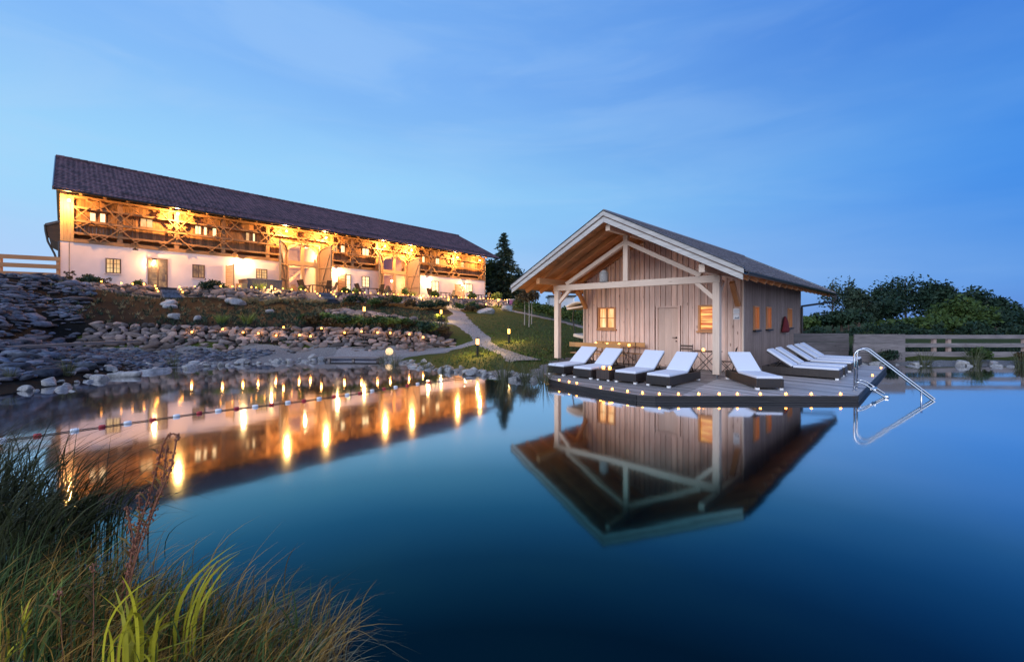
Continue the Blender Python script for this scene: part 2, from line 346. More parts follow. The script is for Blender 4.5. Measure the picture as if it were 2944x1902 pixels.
bn = N(nt_, 'ShaderNodeBump'); bn.inputs['Strength'].default_value = 0.05; bn.inputs['Distance'].default_value = 0.05; nt_.links.new(hh, bn.inputs['Height']); nt_.links.new(bn.outputs[0], gl.inputs['Normal'])
mx = N(nt_, 'ShaderNodeMixShader'); nt_.links.new(refl, mx.inputs[0]); nt_.links.new(b.outputs[0], mx.inputs[1]); nt_.links.new(gl.outputs[0], mx.inputs[2]); nt_.links.new(mx.outputs[0], mo.inputs[0])
MT['water'] = m
# ------------------------------------------------------------------ terrain
BU = np.array([.640, .768]); BF = np.array([.768, -.640]); B0 = np.array([-29.6, 28.5])   # barn frame: along / outwards / corner
def bp(s, d): q = B0+BU*s+BF*d; return float(q[0]), float(q[1])
HU = np.array([math.sin(.77), math.cos(.77)]); HV = np.array([math.cos(.77), -math.sin(.77)]); HO = np.array([3.967, 15.106])  # hut frame
def hp(a, b): q = HO+HV*a+HU*b; return float(q[0]), float(q[1])
def d_edge(s): return 1.8 if s < 6.3 else (4.0 if s > 8.3 else 1.8+2.2*(s-6.3)/2)
TP = [(-8, 10, -.5), (-10, 12, -.5), (-5, 12, -.6), (-11, 14.5, -.4), (-7, 16, -.6), (-3, 12, -.6), (0, 11, -.5), (5, 9, -.7), (10, 9, -.8), (18, 12, -.8), (26, 12, -.8), (12, 12, -.7), (-9, 17, -.4), (10, 14, -.5), (5, 12, -.45), (15, 16, -.5), (24, 16, -.3), (-4, 15.5, -.4), (-13.5, 9.5, -.3), (-7, 18.3, -.35), (2, 12, -.4),
 (-12.9, 10.8, .0), (-12.6, 11.8, .0), (-13.4, 14.2, .0), (-13.4, 15.5, .0), (-13, 17.1, .0), (-11.1, 18.1, .0), (-9.3, 19, .0), (-8.2, 20.2, .0), (-5.7, 19.6, .0), (-3.7, 16.9, .0), (-2.1, 15.5, .0), (-.8, 14.2, .0), (.3, 13.4, .0), (1.0, 13.2, .0),
 (14.5, 17.9, .0), (17.4, 17.9, .0), (20.4, 17.5, .0), (30, 17.2, .0), (45, 17, .0),
 (-12.4, 19.6, .32), (-9.6, 20.3, .3), (-6.5, 20.9, .3), (-14.6, 17, .4), (-15, 14, .45),
 (-19.4, 19.3, .5), (-16.8, 20.4, .45), (-13.6, 20.76, .4), (-10.4, 21, .35), (-6.7, 21.4, .35), (-4.8, 21.9, .35), (-3.2, 22.6, .5),
 (-20, 20.6, 1.75), (-17.6, 21.6, 1.63), (-14.2, 21.9, 1.5), (-10.9, 22.1, 1.5), (-7.0, 22.5, 1.44), (-5.2, 23.0, 1.2), (-3.6, 23.6, .85),
 (-15.6, 29, 2.25), (-20.2, 26, 2.55), (-11.7, 31, 2.35), (-7, 32, 2.1), (-4.8, 27, 1.5), (-9, 26.5, 1.9), (-15, 25.2, 1.9), (-18.8, 23.6, 2.1), (-12, 26, 2.0),
 (-3.6, 52, 2.98), (-5.4, 40, 2.3), (-3.2, 30, 1.6), (-1.6, 24, .92), (-.8, 18.5, .57), (-.15, 15.5, .35), (-3.1, 17.5, .2), (-2.4, 20, .45), (-4, 19.2, .25),
 (1.6, 26, 1.03), (2.5, 40, 1.8), (.3, 50, 2.74), (5.5, 33, 1.25), (1, 55, 3.0), (6, 45, 1.9), (12, 40, 1.3), (10, 60, 2.4),
 (-27, 23, 4.3), (-26.3, 25, 4.45), (-21.2, 18, 2.2), (-17.3, 14.5, .88), (-14.9, 12, .4), (-23.2, 22, 2.8), (-20.6, 19.7, 1.45), (-23.6, 24.4, 3.45), (-18.6, 16.5, 1.0), (-25, 20, 3.5), (-30, 20, 4.1), (-29, 25, 4.4), (-35, 30, 4.3),
 (3.1, 18.9, .3), (1.8, 17.2, .33), (.9, 15.4, .3), (8, 22, .15), (12, 20, .12), (12, 26, .4), (5, 24, .6), (1, 22, .75), (4, 16.5, .05), (6, 15, -.1), (6, 18, .08), (9, 17.5, .0), (11, 18.3, .05), (14, 20, .3),
 (18, 19.2, .35), (24, 19, .4), (34, 19, .4), (50, 19, .4), (18, 24, .5), (30, 26, .5),
 (-60, 100, 4.2), (0, 120, 3.0), (60, 100, .4), (120, 220, .3), (60, 300, .3), (-60, 300, 4), (30, 60, .5), (80, 60, .4), (60, 30, .4), (-60, 30, 4.2), (-45, 20, 3.6), (-40, 12, 2.2), (-30, 10, 1.8), (-20, 9, .9), (-60, 8, 2.5), (120, 30, .3), (20, 45, .7)]
for s_ in (-3, 0, 5, 10, 15, 20, 25, 30, 35, 40, 44):
    for d_ in (-6, .4): TP.append((*bp(s_, d_), 4.22))
    if s_ <= 40:
        de = d_edge(s_); TP.append((*bp(s_, de-.2), 4.2)); TP.append((*bp(s_, de+1.2), 3.3 if s_ < 36 else 3.6))
TPa = np.array(TP, float)
def _phi(P): return np.sqrt(((P[:, None, :]-TPa[None, :, :2])**2).sum(-1)+1e-9)
_n = len(TPa); _A = np.zeros((_n+3, _n+3)); _A[:_n, :_n] = _phi(TPa[:, :2]); _A[:_n, _n] = 1; _A[:_n, _n+1:] = TPa[:, :2]; _A[_n:, :_n] = _A[:_n, _n:].T
_A[:_n, :_n] -= 0.02*np.eye(_n)
_w = np.linalg.solve(_A, np.r_[TPa[:, 2], 0, 0, 0])
def T(P):
    P = np.atleast_2d(np.asarray(P, float)); r = np.empty(len(P))
    for i in range(0, len(P), 4000):
        Q = P[i:i+4000]; r[i:i+4000] = _phi(Q)@_w[:_n]+_w[_n]+Q@_w[_n+1:]
    return r
def tz(x, y): return float(T([(x, y)])[0])
def inpoly(P, poly):
    x, y = P[:, 0], P[:, 1]; c = np.zeros(len(P), bool); n = len(poly)
    for i in range(n):
        x1, y1 = poly[i]; x2, y2 = poly[(i+1) % n]
        cond = ((y1 > y) != (y2 > y)) & (x < (x2-x1)*(y-y1)/(y2-y1+1e-12)+x1); c ^= cond
    return c
gx = np.unique(np.r_[np.arange(-110, -34, 6.), np.arange(-34, 26, .4), np.arange(26, 60, 2.), np.arange(60, 260, 10.)])
gy = np.unique(np.r_[np.arange(8, 36, .4), np.arange(36, 64, 1.0), np.arange(64, 120, 5.), np.arange(120, 620, 25.)])
GX, GY = np.meshgrid(gx, gy); GP = np.c_[GX.ravel(), GY.ravel()]; GZ = T(GP)
GZ = np.where(GP[:, 1] > 130, np.clip(GZ, -.2, 4.5), GZ)
GZ += (np.sin(GP[:, 0]*2.1+GP[:, 1]*.7)*np.sin(GP[:, 1]*1.7-GP[:, 0]*.4))*.025
nx_, ny_ = len(gx), len(gy)
SOIL = [(-28.2, 27.0), (-24.2, 22.5), (-20.4, 19.9), (-16.8, 20.6), (-13.6, 21.0), (-10.4, 21.25), (-6.7, 21.65), (-4.8, 22.1), (-2.9, 22.6), (-3.2, 23.7), (-4.6, 30), (-6.5, 38), bp(36, 5.2), bp(8.5, 5.2), bp(6, 3)]
ROCK = [(-12.6, 10), (-13.2, 16), (-20.2, 20.0), (-24.6, 25), (-28.2, 28), (-36, 28), (-36, 8), (-13, 8)]
TERR = [bp(-3, 5), bp(6, 3.2), bp(9, 5.3), bp(42, 5.3), bp(42, -14), bp(-3, -14)]
SHORE = [(-15.6, 10), (-15.6, 16), (-19.6, 19.3), (-16.8, 20.4), (-13.6, 20.8), (-6.7, 21.5), (-4.8, 21.9), (-3.0, 22.4), (-3.2, 20.6), (-5.2, 20.2), (-3.6, 17.4), (-2, 16.0), (.5, 14.2), (1.0, 15.6), (2.3, 18.2), (3.4, 19.5), (10, 26), (16, 20), (1, 8), (-13, 8)]
FARS = [(13, 16), (13, 18.6), (60, 18.4), (60, 16)]
z_g = np.ones(len(GP)); z_v = np.zeros(len(GP)); z_s = np.zeros(len(GP))
for poly, arr in ((SOIL, 's'), (TERR, 'v'), (SHORE, 'v'), (FARS, 'v'), (ROCK, 's')):
    mk = inpoly(GP, poly); z_g[mk] = 0; z_v[mk] = 1 if arr == 'v' else 0; z_s[mk] = 1 if arr == 's' else 0
me = bpy.data.meshes.new('ground')
idx = np.arange(nx_*ny_).reshape(ny_, nx_)
F_ = np.stack([idx[:-1, :-1], idx[:-1, 1:], idx[1:, 1:], idx[1:, :-1]], -1).reshape(-1, 4)
me.from_pydata(np.c_[GP, GZ].tolist(), [], F_.tolist())
ca = me.color_attributes.new('zone', 'FLOAT_COLOR', 'POINT'); ca.data.foreach_set('color', np.c_[z_g, z_v, z_s, np.ones(len(GP))].astype(np.float32).ravel())
me.polygons.foreach_set('use_smooth', [True]*len(me.polygons))
m, nt_, b = newmat('garden_ground'); g = N(nt_, 'ShaderNodeTexCoord').outputs['Object']
za = attr(nt_, 'zone'); zs = N(nt_, 'ShaderNodeSeparateColor'); nt_.links.new(za.outputs['Color'], zs.inputs[0])
n1 = noise(nt_, g, 0.9, 5, .65); n2 = noise(nt_, g, 9, 4, .7); n3 = noise(nt_, g, 30, 3, .6)
wob = M(nt_, 'MULTIPLY', M(nt_, 'SUBTRACT', n2, .5), 1.1)
gr = mixc(nt_, n1, ramp(nt_, n3, [(.3, (.012, .024, .003)), (.7, (.075, .105, .012))], 'LINEAR'), (.035, .036, .008, 1)); 
gv = ramp(nt_, n3, [(.3, (.06, .06, .065)), (.55, (.17, .17, .17)), (.75, (.30, .295, .29))], 'LINEAR')
so_ = ramp(nt_, n2, [(.3, (.002, .002, .0018)), (.7, (.009, .008, .0065))], 'LINEAR')
fg = M(nt_, 'GREATER_THAN', M(nt_, 'ADD', zs.outputs[1], wob), .5); fs = M(nt_, 'GREATER_THAN', M(nt_, 'ADD', zs.outputs[2], wob), .5)
c = mixc(nt_, fs, mixc(nt_, fg, gr, gv), so_)
nt_.links.new(c, b.inputs['Base Color']); b.inputs['Roughness'].default_value = .9; b.inputs['Specular IOR Level'].default_value = .1
bump(nt_, b, M(nt_, 'ADD', n2, M(nt_, 'MULTIPLY', n3, .5)), .7, .06); me.materials.append(m)
go = bpy.data.objects.new('ground', me); COL.objects.link(go); tag(go, 'sloping garden ground of lawn, dark soil and gravel', 'ground', kind='structure')
MT['ground'] = m
# near bank below the camera
bk = MB()
BKP = [(-14, 4.6), (-11, 5.2), (-7.6, 4.9), (-5.4, 4.4), (-4.2, 3.8), (-3.1, 3.0), (-2.4, 2.75), (-1.7, 2.55), (-1.0, 2.3), (-.55, 1.95), (-.25, 1.4), (.1, .6), (.6, -.6), (1.2, -3)]
for i, (x, y) in enumerate(BKP): pass
rows = 7; vv, ff = [], []
for i, (x, y) in enumerate(BKP):
    for r in range(rows):
        t = r/(rows-1); k = 1-.0
        px, py = x-t*2.6, y-t*3.4
        vv.append((px, py, -.25+.62*min(1, t*2.6)+.05*math.sin(i*1.7+r*2.1)))
for i in range(len(BKP)-1):
    for r in range(rows-1): ff.append((i*rows+r, i*rows+r+1, (i+1)*rows+r+1, (i+1)*rows+r))
bk.add(vv, ff, 0.5)
m, nt_, b = newmat('bank_soil'); g = N(nt_, 'ShaderNodeTexCoord').outputs['Object']
nt_.links.new(ramp(nt_, noise(nt_, g, 8, 5), [(.3, (.012, .012, .008)), (.7, (.06, .05, .03))], 'LINEAR'), b.inputs['Base Color']); b.inputs['Roughness'].default_value = .95; b.inputs['Specular IOR Level'].default_value = .1
o = bk.build('near_bank', m, smooth=True); tag(o, 'dark overgrown pond bank in the foreground', 'bank', kind='structure')
# water
wm = MB(); wm.add([(-60, -30, .05), (120, -30, .05), (120, 21.5, .05), (-60, 21.5, .05)], [(0, 1, 2, 3)], .5)
o = wm.build('water', MT['water']); tag(o, 'still dark blue swimming pond mirroring the barn and the hut', 'pond', kind='structure')
# paths (draped sheets)
def path(name, pts, lab, lift=.045, mat=None, edge=.12):
    vv, ff = [], []; P = np.array(pts, float)
    # resample
    seg = np.r_[0, np.cumsum(np.hypot(*(P[1:, :2]-P[:-1, :2]).T))]; L = seg[-1]; n = max(4, int(L/.5)); ts = np.linspace(0, L, n)
    Q = np.c_[np.interp(ts, seg, P[:, 0]), np.interp(ts, seg, P[:, 1]), np.interp(ts, seg, P[:, 2])]
    for it in range(3): Q[1:-1, :2] = (Q[:-2, :2]+2*Q[1:-1, :2]+Q[2:, :2])/4
    d = np.gradient(Q[:, :2], axis=0); d /= np.linalg.norm(d, axis=1)[:, None]; nn = np.c_[-d[:, 1], d[:, 0]]
    K = 6
    for i in range(n):
        for k in range(K):
            off = (k/(K-1)-.5)*Q[i, 2]*(1+edge*(RNG.random()-.5)*2)
            x, y = Q[i, :2]+nn[i]*off; vv.append((x, y, 0))
    zz = T([(a, b_) for a, b_, _ in vv])
    vv = [(a, b_, z+lift-(.05 if i % K in (0, K-1) else 0)) for i, ((a, b_, _), z) in enumerate(zip(vv, zz))]
    for i in range(n-1):
        for k in range(K-1): ff.append((i*K+k, i*K+k+1, (i+1)*K+k+1, (i+1)*K+k))
    mb = MB(); mb.add(vv, ff, .5); o = mb.build(name, mat or MT['gravel'], smooth=True); tag(o, lab, 'path', kind='structure'); return o
m, nt_, b = newmat('pale_gravel'); g = N(nt_, 'ShaderNodeTexCoord').outputs['Object']
n3 = noise(nt_, g, 26, 4, .7); n1 = noise(nt_, g, 1.2, 3)
c = mixc(nt_, .5, ramp(nt_, n3, [(.3, (.09, .088, .09)), (.6, (.25, .245, .25)), (.8, (.36, .355, .36))], 'LINEAR'), ramp(nt_, n1, [(.3, (.55, .55, .55)), (.7, (1, 1, 1))], 'LINEAR'), 'MULTIPLY')
nt_.links.new(c, b.inputs['Base Color']); b.inputs['Roughness'].default_value = .9; bump(nt_, b, n3, .6, .03); MT['gravel'] = m
# ------------------------------------------------------------------ windows (shared builder)
def window(parent, o, xd, od, w, h, nx, nz, fm, pm, name='window', fw=.06, dep=.10, sill=True, inset=.03, casing=True, sm=None, mull=0.03):
    """o: lower-left corner on the wall face, xd: direction along the wall, od: outward normal"""
    o = Vector(o); xd = Vector(xd).normalized(); od = Vector(od).normalized(); zd = Vector((0, 0, 1))
    R = Matrix((xd, od, zd)).transposed()
    def bxl(mb, x0, x1, y0, y1, z0, z1): mb.box(o+xd*((x0+x1)/2)+od*((y0+y1)/2)+zd*((z0+z1)/2), (x1-x0, y1-y0, z1-z0), R)
    f = MB()
    bxl(f, 0, fw, -dep+.05, .05, 0, h); bxl(f, w-fw, w, -dep+.05, .05, 0, h); bxl(f, fw, w-fw, -dep+.05, .048, 0, fw); bxl(f, fw, w-fw, -dep+.05, .048, h-fw, h)
    for i in range(1, nx):
        x = fw+(w-2*fw)*i/nx; t = fw*.55 if (nx % 2 == 0 and i == nx//2) else mull/2; bxl(f, x-t, x+t, -dep+.052, .03, fw, h-fw)
    for k in range(1, nz):
        z = fw+(h-2*fw)*k/nz; bxl(f, fw, w-fw, -dep+.054, .02, z-mull/2, z+mull/2)
    fo = f.build(name, fm, parent)
    p = MB(); bxl(p, fw*.5, w-fw*.5, -inset-.012, -inset, fw*.5, h-fw*.5); p.build('pane', pm, fo)
    if sill:
        s = MB(); bxl(s, -.05, w+.05, -.02, .10, -.06, -.004); s.build('sill', sm or fm, fo)
    return fo
def plamp(parent, loc, power, col=(1, .62, .28), r=.06, name='lamp_light'):
    d = bpy.data.lights.new(name, 'POINT'); d.energy = power; d.color = col; d.shadow_soft_size = r
    o = bpy.data.objects.new(name, d); COL.objects.link(o); o.location = loc
    if parent is not None: o.parent = parent
    return o
# ------------------------------------------------------------------ barn   (local x along the front, local -y towards the pond)
barn = empty('barn', (B0[0], B0[1], 0), math.atan2(BU[1], BU[0]))
tag(barn, 'long lamp-lit barn with timber lattice upper floor, white ground floor and purple-brown roof', 'barn')
BL = 40.45; GZ0 = 4.1; ZB = 7.04; ARCH = [(14.3, 17.2), (24.25, 27.45)]
SPR, TOPA = 8.12, 8.80
def archz(x, a, b): t = (x-(a+b)/2)/((b-a)/2); return SPR+(TOPA-SPR)*math.sqrt(max(0, 1-t*t)) if abs(t) <= 1 else SPR
w = MB()
xs = [0]+[q for a in ARCH for q in a]+[BL]
for a, b in zip(xs[::2], xs[1::2]): w.bx(a, b, 0, .4, GZ0-.6, ZB)
w.prism([(.034, .401, GZ0-.6), (.45, .401, GZ0-.6), (1.45, 12, GZ0-.6), (1.02, 12, GZ0-.6)], (0, 0, ZB-GZ0+.6)); w.bx(BL-.4, BL, .4, 12, GZ0-.6, ZB); w.bx(1.45, BL-.4, 11.6, 12, GZ0-.6, ZB)
w.build('wall', MT['plaster'], barn)
g = MB()   # gable walls of the upper floor
for x0 in (.02, BL-.27):
    k_ = .085 if x0 < 1 else 0; g = MB(); g.prism([(x0, .02, ZB), (x0+12*k_, 11.98, ZB), (x0+12*k_, 11.98, 10.1), (x0+6*k_, 6, 13.35), (x0, .02, 10.1)], (.25, 0, 0)); g.build('gable_wall', MT['cornerwood'], barn)

bk_ = MB(); bk_.bx(.3, BL-.3, .75, .9, ZB, 10.3)
for a, b in ARCH: pass
# recessed vertical cladding, cut round the two arches and leaving a dark slot at the bottom
c = MB(); x = .66; REC = .42
while x < BL-.3:
    wd = .17+random.random()*.05; x1 = min(x+wd, BL-.3); xm = (x+x1)/2
    z0 = 7.62
    for a, b in ARCH:
        if a-.05 < xm < b+.05: z0 = archz(xm, a, b)+.10
    dd = random.random()*.015
    c.bx(x+.004, x1-.004, REC+dd, REC+.05+dd, z0, 10.15)
    x = x1
c.build('cladding', MT['barnwood'], barn)
c = MB(); c.bx(.3, BL-.3, .95, 1.05, ZB, 10.3)
c2 = MB()
for a, b in zip([.3, 17.3, 27.55], [14.2, 24.15, BL-.3]): c2.bx(a, b, REC+.1, 1.0, 7.02, 7.10)
c2.build('slot_floor', MT['barnbeam'], barn)
c = MB()
for a, b in zip([.3, 17.3, 27.55], [14.2, 24.15, BL-.3]): c.bx(a, b, .95, 1.05, ZB+.06, 7.70)
c.build('slot_backing', MT['barnwood'], barn)
c = MB(); x = 0
for k in range(4): c.bx(x+.003, x+.155, -.03, .02, ZB+.02, 10.15); x += .16
c.build('corner_boarding', MT['cornerwood'], barn)
c = MB(); c.bx(38.9, 39.0, 0, .4, ZB, 10.0)
# timber frame
POSTS = [2.95, 6.2, 9.3, 12.7, 18.6, 20.75, 23.6, 28.1, 31.0, 34.6]
for p in POSTS:
    m_ = MB(); m_.bx(p-.145, p+.145, -.04, .22, ZB+.25, 10.12); m_.build('post', MT['barnbeam'], barn)
m_ = MB(); m_.bx(40.1, 40.36, -.04, .22, ZB+.25, 10.12); m_.build('post', MT['barnbeam'], barn)
def runs(z): # continuous lengths between the gate openings
    if z > 9: return [(.62, BL)]
    return [(.62, 14.2), (17.3, 24.15), (27.55, BL)]
for z, h, dd in ((9.40, .13, .10), (8.50, .15, .11), (7.67, .14, .10)):
    for a, b in runs(z):
        m_ = MB(); x = a
        while x < b-.1:
            x2 = min(b, x+5.2); m_.bx(x, x2-.004, -dd+.03, .17, z-h/2, z+h/2); x = x2
        m_.build('rail', MT['barnbeam'], barn)
for z0, z1 in ((ZB+.004, ZB+.25), (10.0, 10.18)):
    for a, b in (runs(8) if z0 < 9 else runs(10)):
        m_ = MB(); x = a
        while x < b-.1:
            x2 = min(b, x+6.1); m_.bx(x, x2-.004, -.06, .24, z0, z1); x = x2
        m_.build('wall_beam', MT['barnbeam'], barn)
# crossing braces: two big X per post and short counter-braces at the tips
def brace_set(p, lo=True, sides=(-1, 1)):
    m_ = MB(); k = 0
    for s in sides:
        y = -.085-.02*(s > 0)
        segs = [((p-s*.08, 8.62), (p+s*1.05, 10.0)), ((p-s*.08, 9.34), (p+s*.70, 8.52)), ((p+s*.45, 9.98), (p+s*1.25, 9.36))]
        if lo: segs += [((p-s*.08, 7.98), (p+s*.72, 8.50)), ((p-s*.08, 8.30), (p+s*1.05, 7.22)), ((p+s*.55, 7.24), (p+s*1.2, 7.66))]
        for (xa, za), (xb, zb) in segs:
            m_.beam((xa, y-.012*(k % 3), za), (xb, y-.012*(k % 3), zb), .055, .115, (0, 1, 0)); k += 1
    m_.build('brace', MT['barnbeam'], barn)
for p in POSTS: brace_set(p, p not in (12.7, 18.6, 23.6, 28.1))
brace_set(.75, True, (1,)); brace_set(40.1, True, (-1,)); brace_set(15.75, False); brace_set(25.85, False)
# roof: stepped tile courses
def tiles(mb, o, along, down, L, S, rows, cw, amp, step, seg=4, jit=.0):
    o = Vector(o); along = Vector(along).normalized(); down = Vector(down).normalized(); up = along.cross(down)
    if up.z < 0: up = -up
    n = int(L/cw)*seg; xs = np.linspace(0, L, n+1)
    for r in range(rows):
        s0, s1 = S*r/rows, S*(r+1)/rows+.03; off = (r % 2)*.5
        wv = amp*np.sin((xs/cw+off)*2*PI); var = np.floor(xs/cw+off)
        rv = RNG.random(int(var.max())+3); jt = (RNG.random(len(rv))-.5)*jit
        V, Vr = [], []
        for x, wz, vi in zip(xs, wv, var):
            a = o+along*x
            j = jt[int(vi)]
            V += [a+down*s0+up*(wz*.6), a+down*(s1+j)+up*(step+wz), a+down*(s1+j)+up*(-.02)]; Vr += [rv[int(vi)]]*3
        f = []
        for i in range(n): f += [(3*i, 3*i+3, 3*i+4, 3*i+1), (3*i+1, 3*i+4, 3*i+5, 3*i+2)]
        mb.add(V, f, Vr, [(q.x+r*3.1, q.y, q.z) for q in V])
EL, ER, RL, RR = -.37, 42.3, .22, 41.15   # eave / ridge ends along the front
ZE, ZR = 10.30, 14.05
t = MB()
def vslope(mb, y0, z0, y1, z1, rows):  # rows of courses between ridge (y1,z1) and eave (y0,z0), with slanted verges
    for r in range(rows):
        ta, tb = r/rows, (r+1)/rows
        za, zb = z1+(z0-z1)*ta, z1+(z0-z1)*tb; ya, yb = y1+(y0-y1)*ta, y1+(y0-y1)*tb
        xa, xb = RL+(EL-RL)*tb, RR+(ER-RR)*tb
        d = Vector((0, yb-ya, zb-za)); tiles(mb, (xa, ya, za), (1, 0, 0), d, xb-xa, d.length, 1, .27, .016, .045, 5)
vslope(t, -1.0, ZE, 6, ZR, 22)
roof = t.build('roof', MT['tile'], barn)
t = MB()
t.prism([(RL, 6, ZR-.06), (RR, 6, ZR-.06), (ER, -1.0, ZE-.06), (EL, -1.0, ZE-.06)], (0, 0, -.10))
t.prism([(RL, 6.02, ZR-.05), (RR, 6.02, ZR-.05), (ER, 13, ZE-.05), (.85, 13, ZE-.05)], (0, 0, -.12))
t.build('roof_boarding', MT['cornerwood'], roof)
t = MB(); x = RL
while x < RR: 
    x2 = min(x+.42, RR); t.tube([(x, 6, ZR+.03), (x2+.03, 6, ZR+.045)], [.12, .135], 8); x = x2
t.build('ridge_tile', MT['tile'], roof)
t = MB(); t.beam((EL-.03, -1.02, ZE-.06), (RL-.03, 6, ZR-.06), .05, .24); t.beam((RL-.03, 6.02, ZR-.06), (.82, 13, ZE-.06), .05, .24); t.build('verge_board', MT['zinc'], roof)
t = MB(); t.beam((ER+.03, -1.02, ZE-.06), (RR+.03, 6, ZR-.06), .05, .2); t.beam((RR+.03, 6.02, ZR-.06), (ER+.03, 13, ZE-.06), .05, .2); t.build('verge_board', MT['darkmetal'], roof)
t = MB(); t.tube([(EL, -1.10, ZE-.10), (ER, -1.10, ZE-.10)], .075, 8); t.build('gutter', MT['darkmetal'], roof)
t = MB(); yy = -.15; zz = ZE+(ZR-ZE)*(-yy*0+.85)/7
for k in (0, .09): t.tube([(3.0, -.22, ZE+.50+k), (41.2, -.22, ZE+.50+k)], .02, 6)
for x in np.arange(3.2, 41, 1.2): t.bx(x-.015, x+.015, -.24, -.18, ZE+.40, ZE+.62)
t.build('snow_guard', MT['darkmetal'], roof)
k = 0
for x in np.arange(.9, BL, 1.18):
    m_ = MB(); m_.beam((x, -.92, ZE-.19), (x, .5, ZE-.19+1.42*.536), .12, .16); m_.build('rafter_tail', MT['barnbeam'], barn)
# annex roof with a bent gutter at the left gable
t = MB(); t.prism([(-.5, 3.2, 8.55), (.32, 3.2, 8.95), (.32, 3.2, 8.8), (-.5, 3.2, 8.38)], (.55, 6.5, 0)); an = t.build('annex_roof', MT['shingle'], barn)
t = MB(); t.prism([(-.44, 3.3, 8.37), (.28, 3.3, 8.75), (.28, 3.3, 7.25), (-.3, 3.3, 7.6)], (.52, 6.2, 0)); t.build('annex_wall', MT['darkwood'], an)
t = MB(); t.tube([(-.50, 3.15, 8.45), (-.47, 3.15, 8.0), (-.36, 3.15, 7.3), (-.05, 3.1, 6.5), (.10, 3.05, 5.9), (.12, 3.0, 4.0)], .06, 8); t.build('downpipe', MT['darkmetal'], an)
t = MB(); t.tube([(-.05, -.06, 7.0), (-.05, -.06, 4.1)], .05, 8); t.tube([(40.40, -.16, 9.9), (40.40, -.10, 4.1)], .05, 8); t.tube([(.42, -.07, 7.02), (.42, -.07, 4.1)], .018, 6); t.build('downpipe', MT['darkmetal'], barn)
# windows / doors
gw = MT['darkwood']; XD, OD = (1, 0, 0), (0, -1, 0)
for (x0, x1, z0, z1, nx, nz, pm) in [(2.19, 3.0, 5.11, 6.16, 4, 3, 'lit'), (7.19, 8.01, 5.13, 6.20, 4, 3, 'litdim'), (11.75, 12.65, 5.40, 6.25, 4, 3, 'lit'), (21.83, 22.70, 5.2, 6.36, 4, 3, 'litwhite'), (31.08, 32.22, 5.2, 6.46, 2, 2, 'litwhite'), (36.76, 38.03, 5.3, 6.45, 2, 2, 'litwhite')]:
    window(barn, (x0, 0, z0), XD, OD, x1-x0, z1-z0, nx, nz, gw, MT[pm], fw=.07, dep=.09, sill=True, sm=MT['plaster'], inset=-.012)
for (x0, x1, z0, z1, pm) in [(4.48, 5.65, 4.24, 6.42, 'litdim'), (19.93, 20.6, 4.3, 6.40, 'litwhite')]:
    f = window(barn, (x0, 0, z0), XD, OD, x1-x0, z1-z0, 2 if x0 < 10 else 1, 4, gw, MT[pm], name='glazed_door', fw=.08, sill=False, inset=-.012)
    h = MB(); h.tube([(x1-.14, -.07, z0+1.0), (x1-.14, -.07, z0+1.15)], .012, 6); h.build('handle', MT['black'], f)
for (x0, x1, z0, z1, nx, pm) in [(1.42, 1.78, 8.62, 9.26, 1, 'litwhite'), (1.92, 2.27, 8.62, 9.30, 1, 'litwhite'), (4.10, 4.87, 8.66, 9.34, 2, 'lit'), (7.44, 7.9, 8.62, 9.34, 2, 'litwhite'), (8.02, 8.30, 8.62, 9.34, 1, 'litwhite'), (8.62, 8.96, 8.62, 9.34, 1, 'litwhite'), (11.07, 11.40, 8.6, 9.34, 1, 'lit'), (11.6, 11.85, 8.6, 9.34, 1, 'litwhite'), (18.9, 19.4, 8.55, 9.34, 2, 'lit'), (19.7, 20.18, 8.55, 9.34, 1, 'litwhite'), (22.1, 22.92, 8.58, 9.36, 2, 'litwhite'), (29.97, 30.40, 8.56, 9.36, 1, 'litwhite'), (32.05, 32.66, 8.56, 9.36, 2, 'litwhite'), (36.3, 36.9, 8.6, 9.3, 1, 'lit')]:
    window(barn, (x0, REC, z0), XD, OD, x1-x0, z1-z0, nx, 1, MT['barnbeam'], MT[pm], fw=.05, dep=.09, sill=False, inset=-.022)
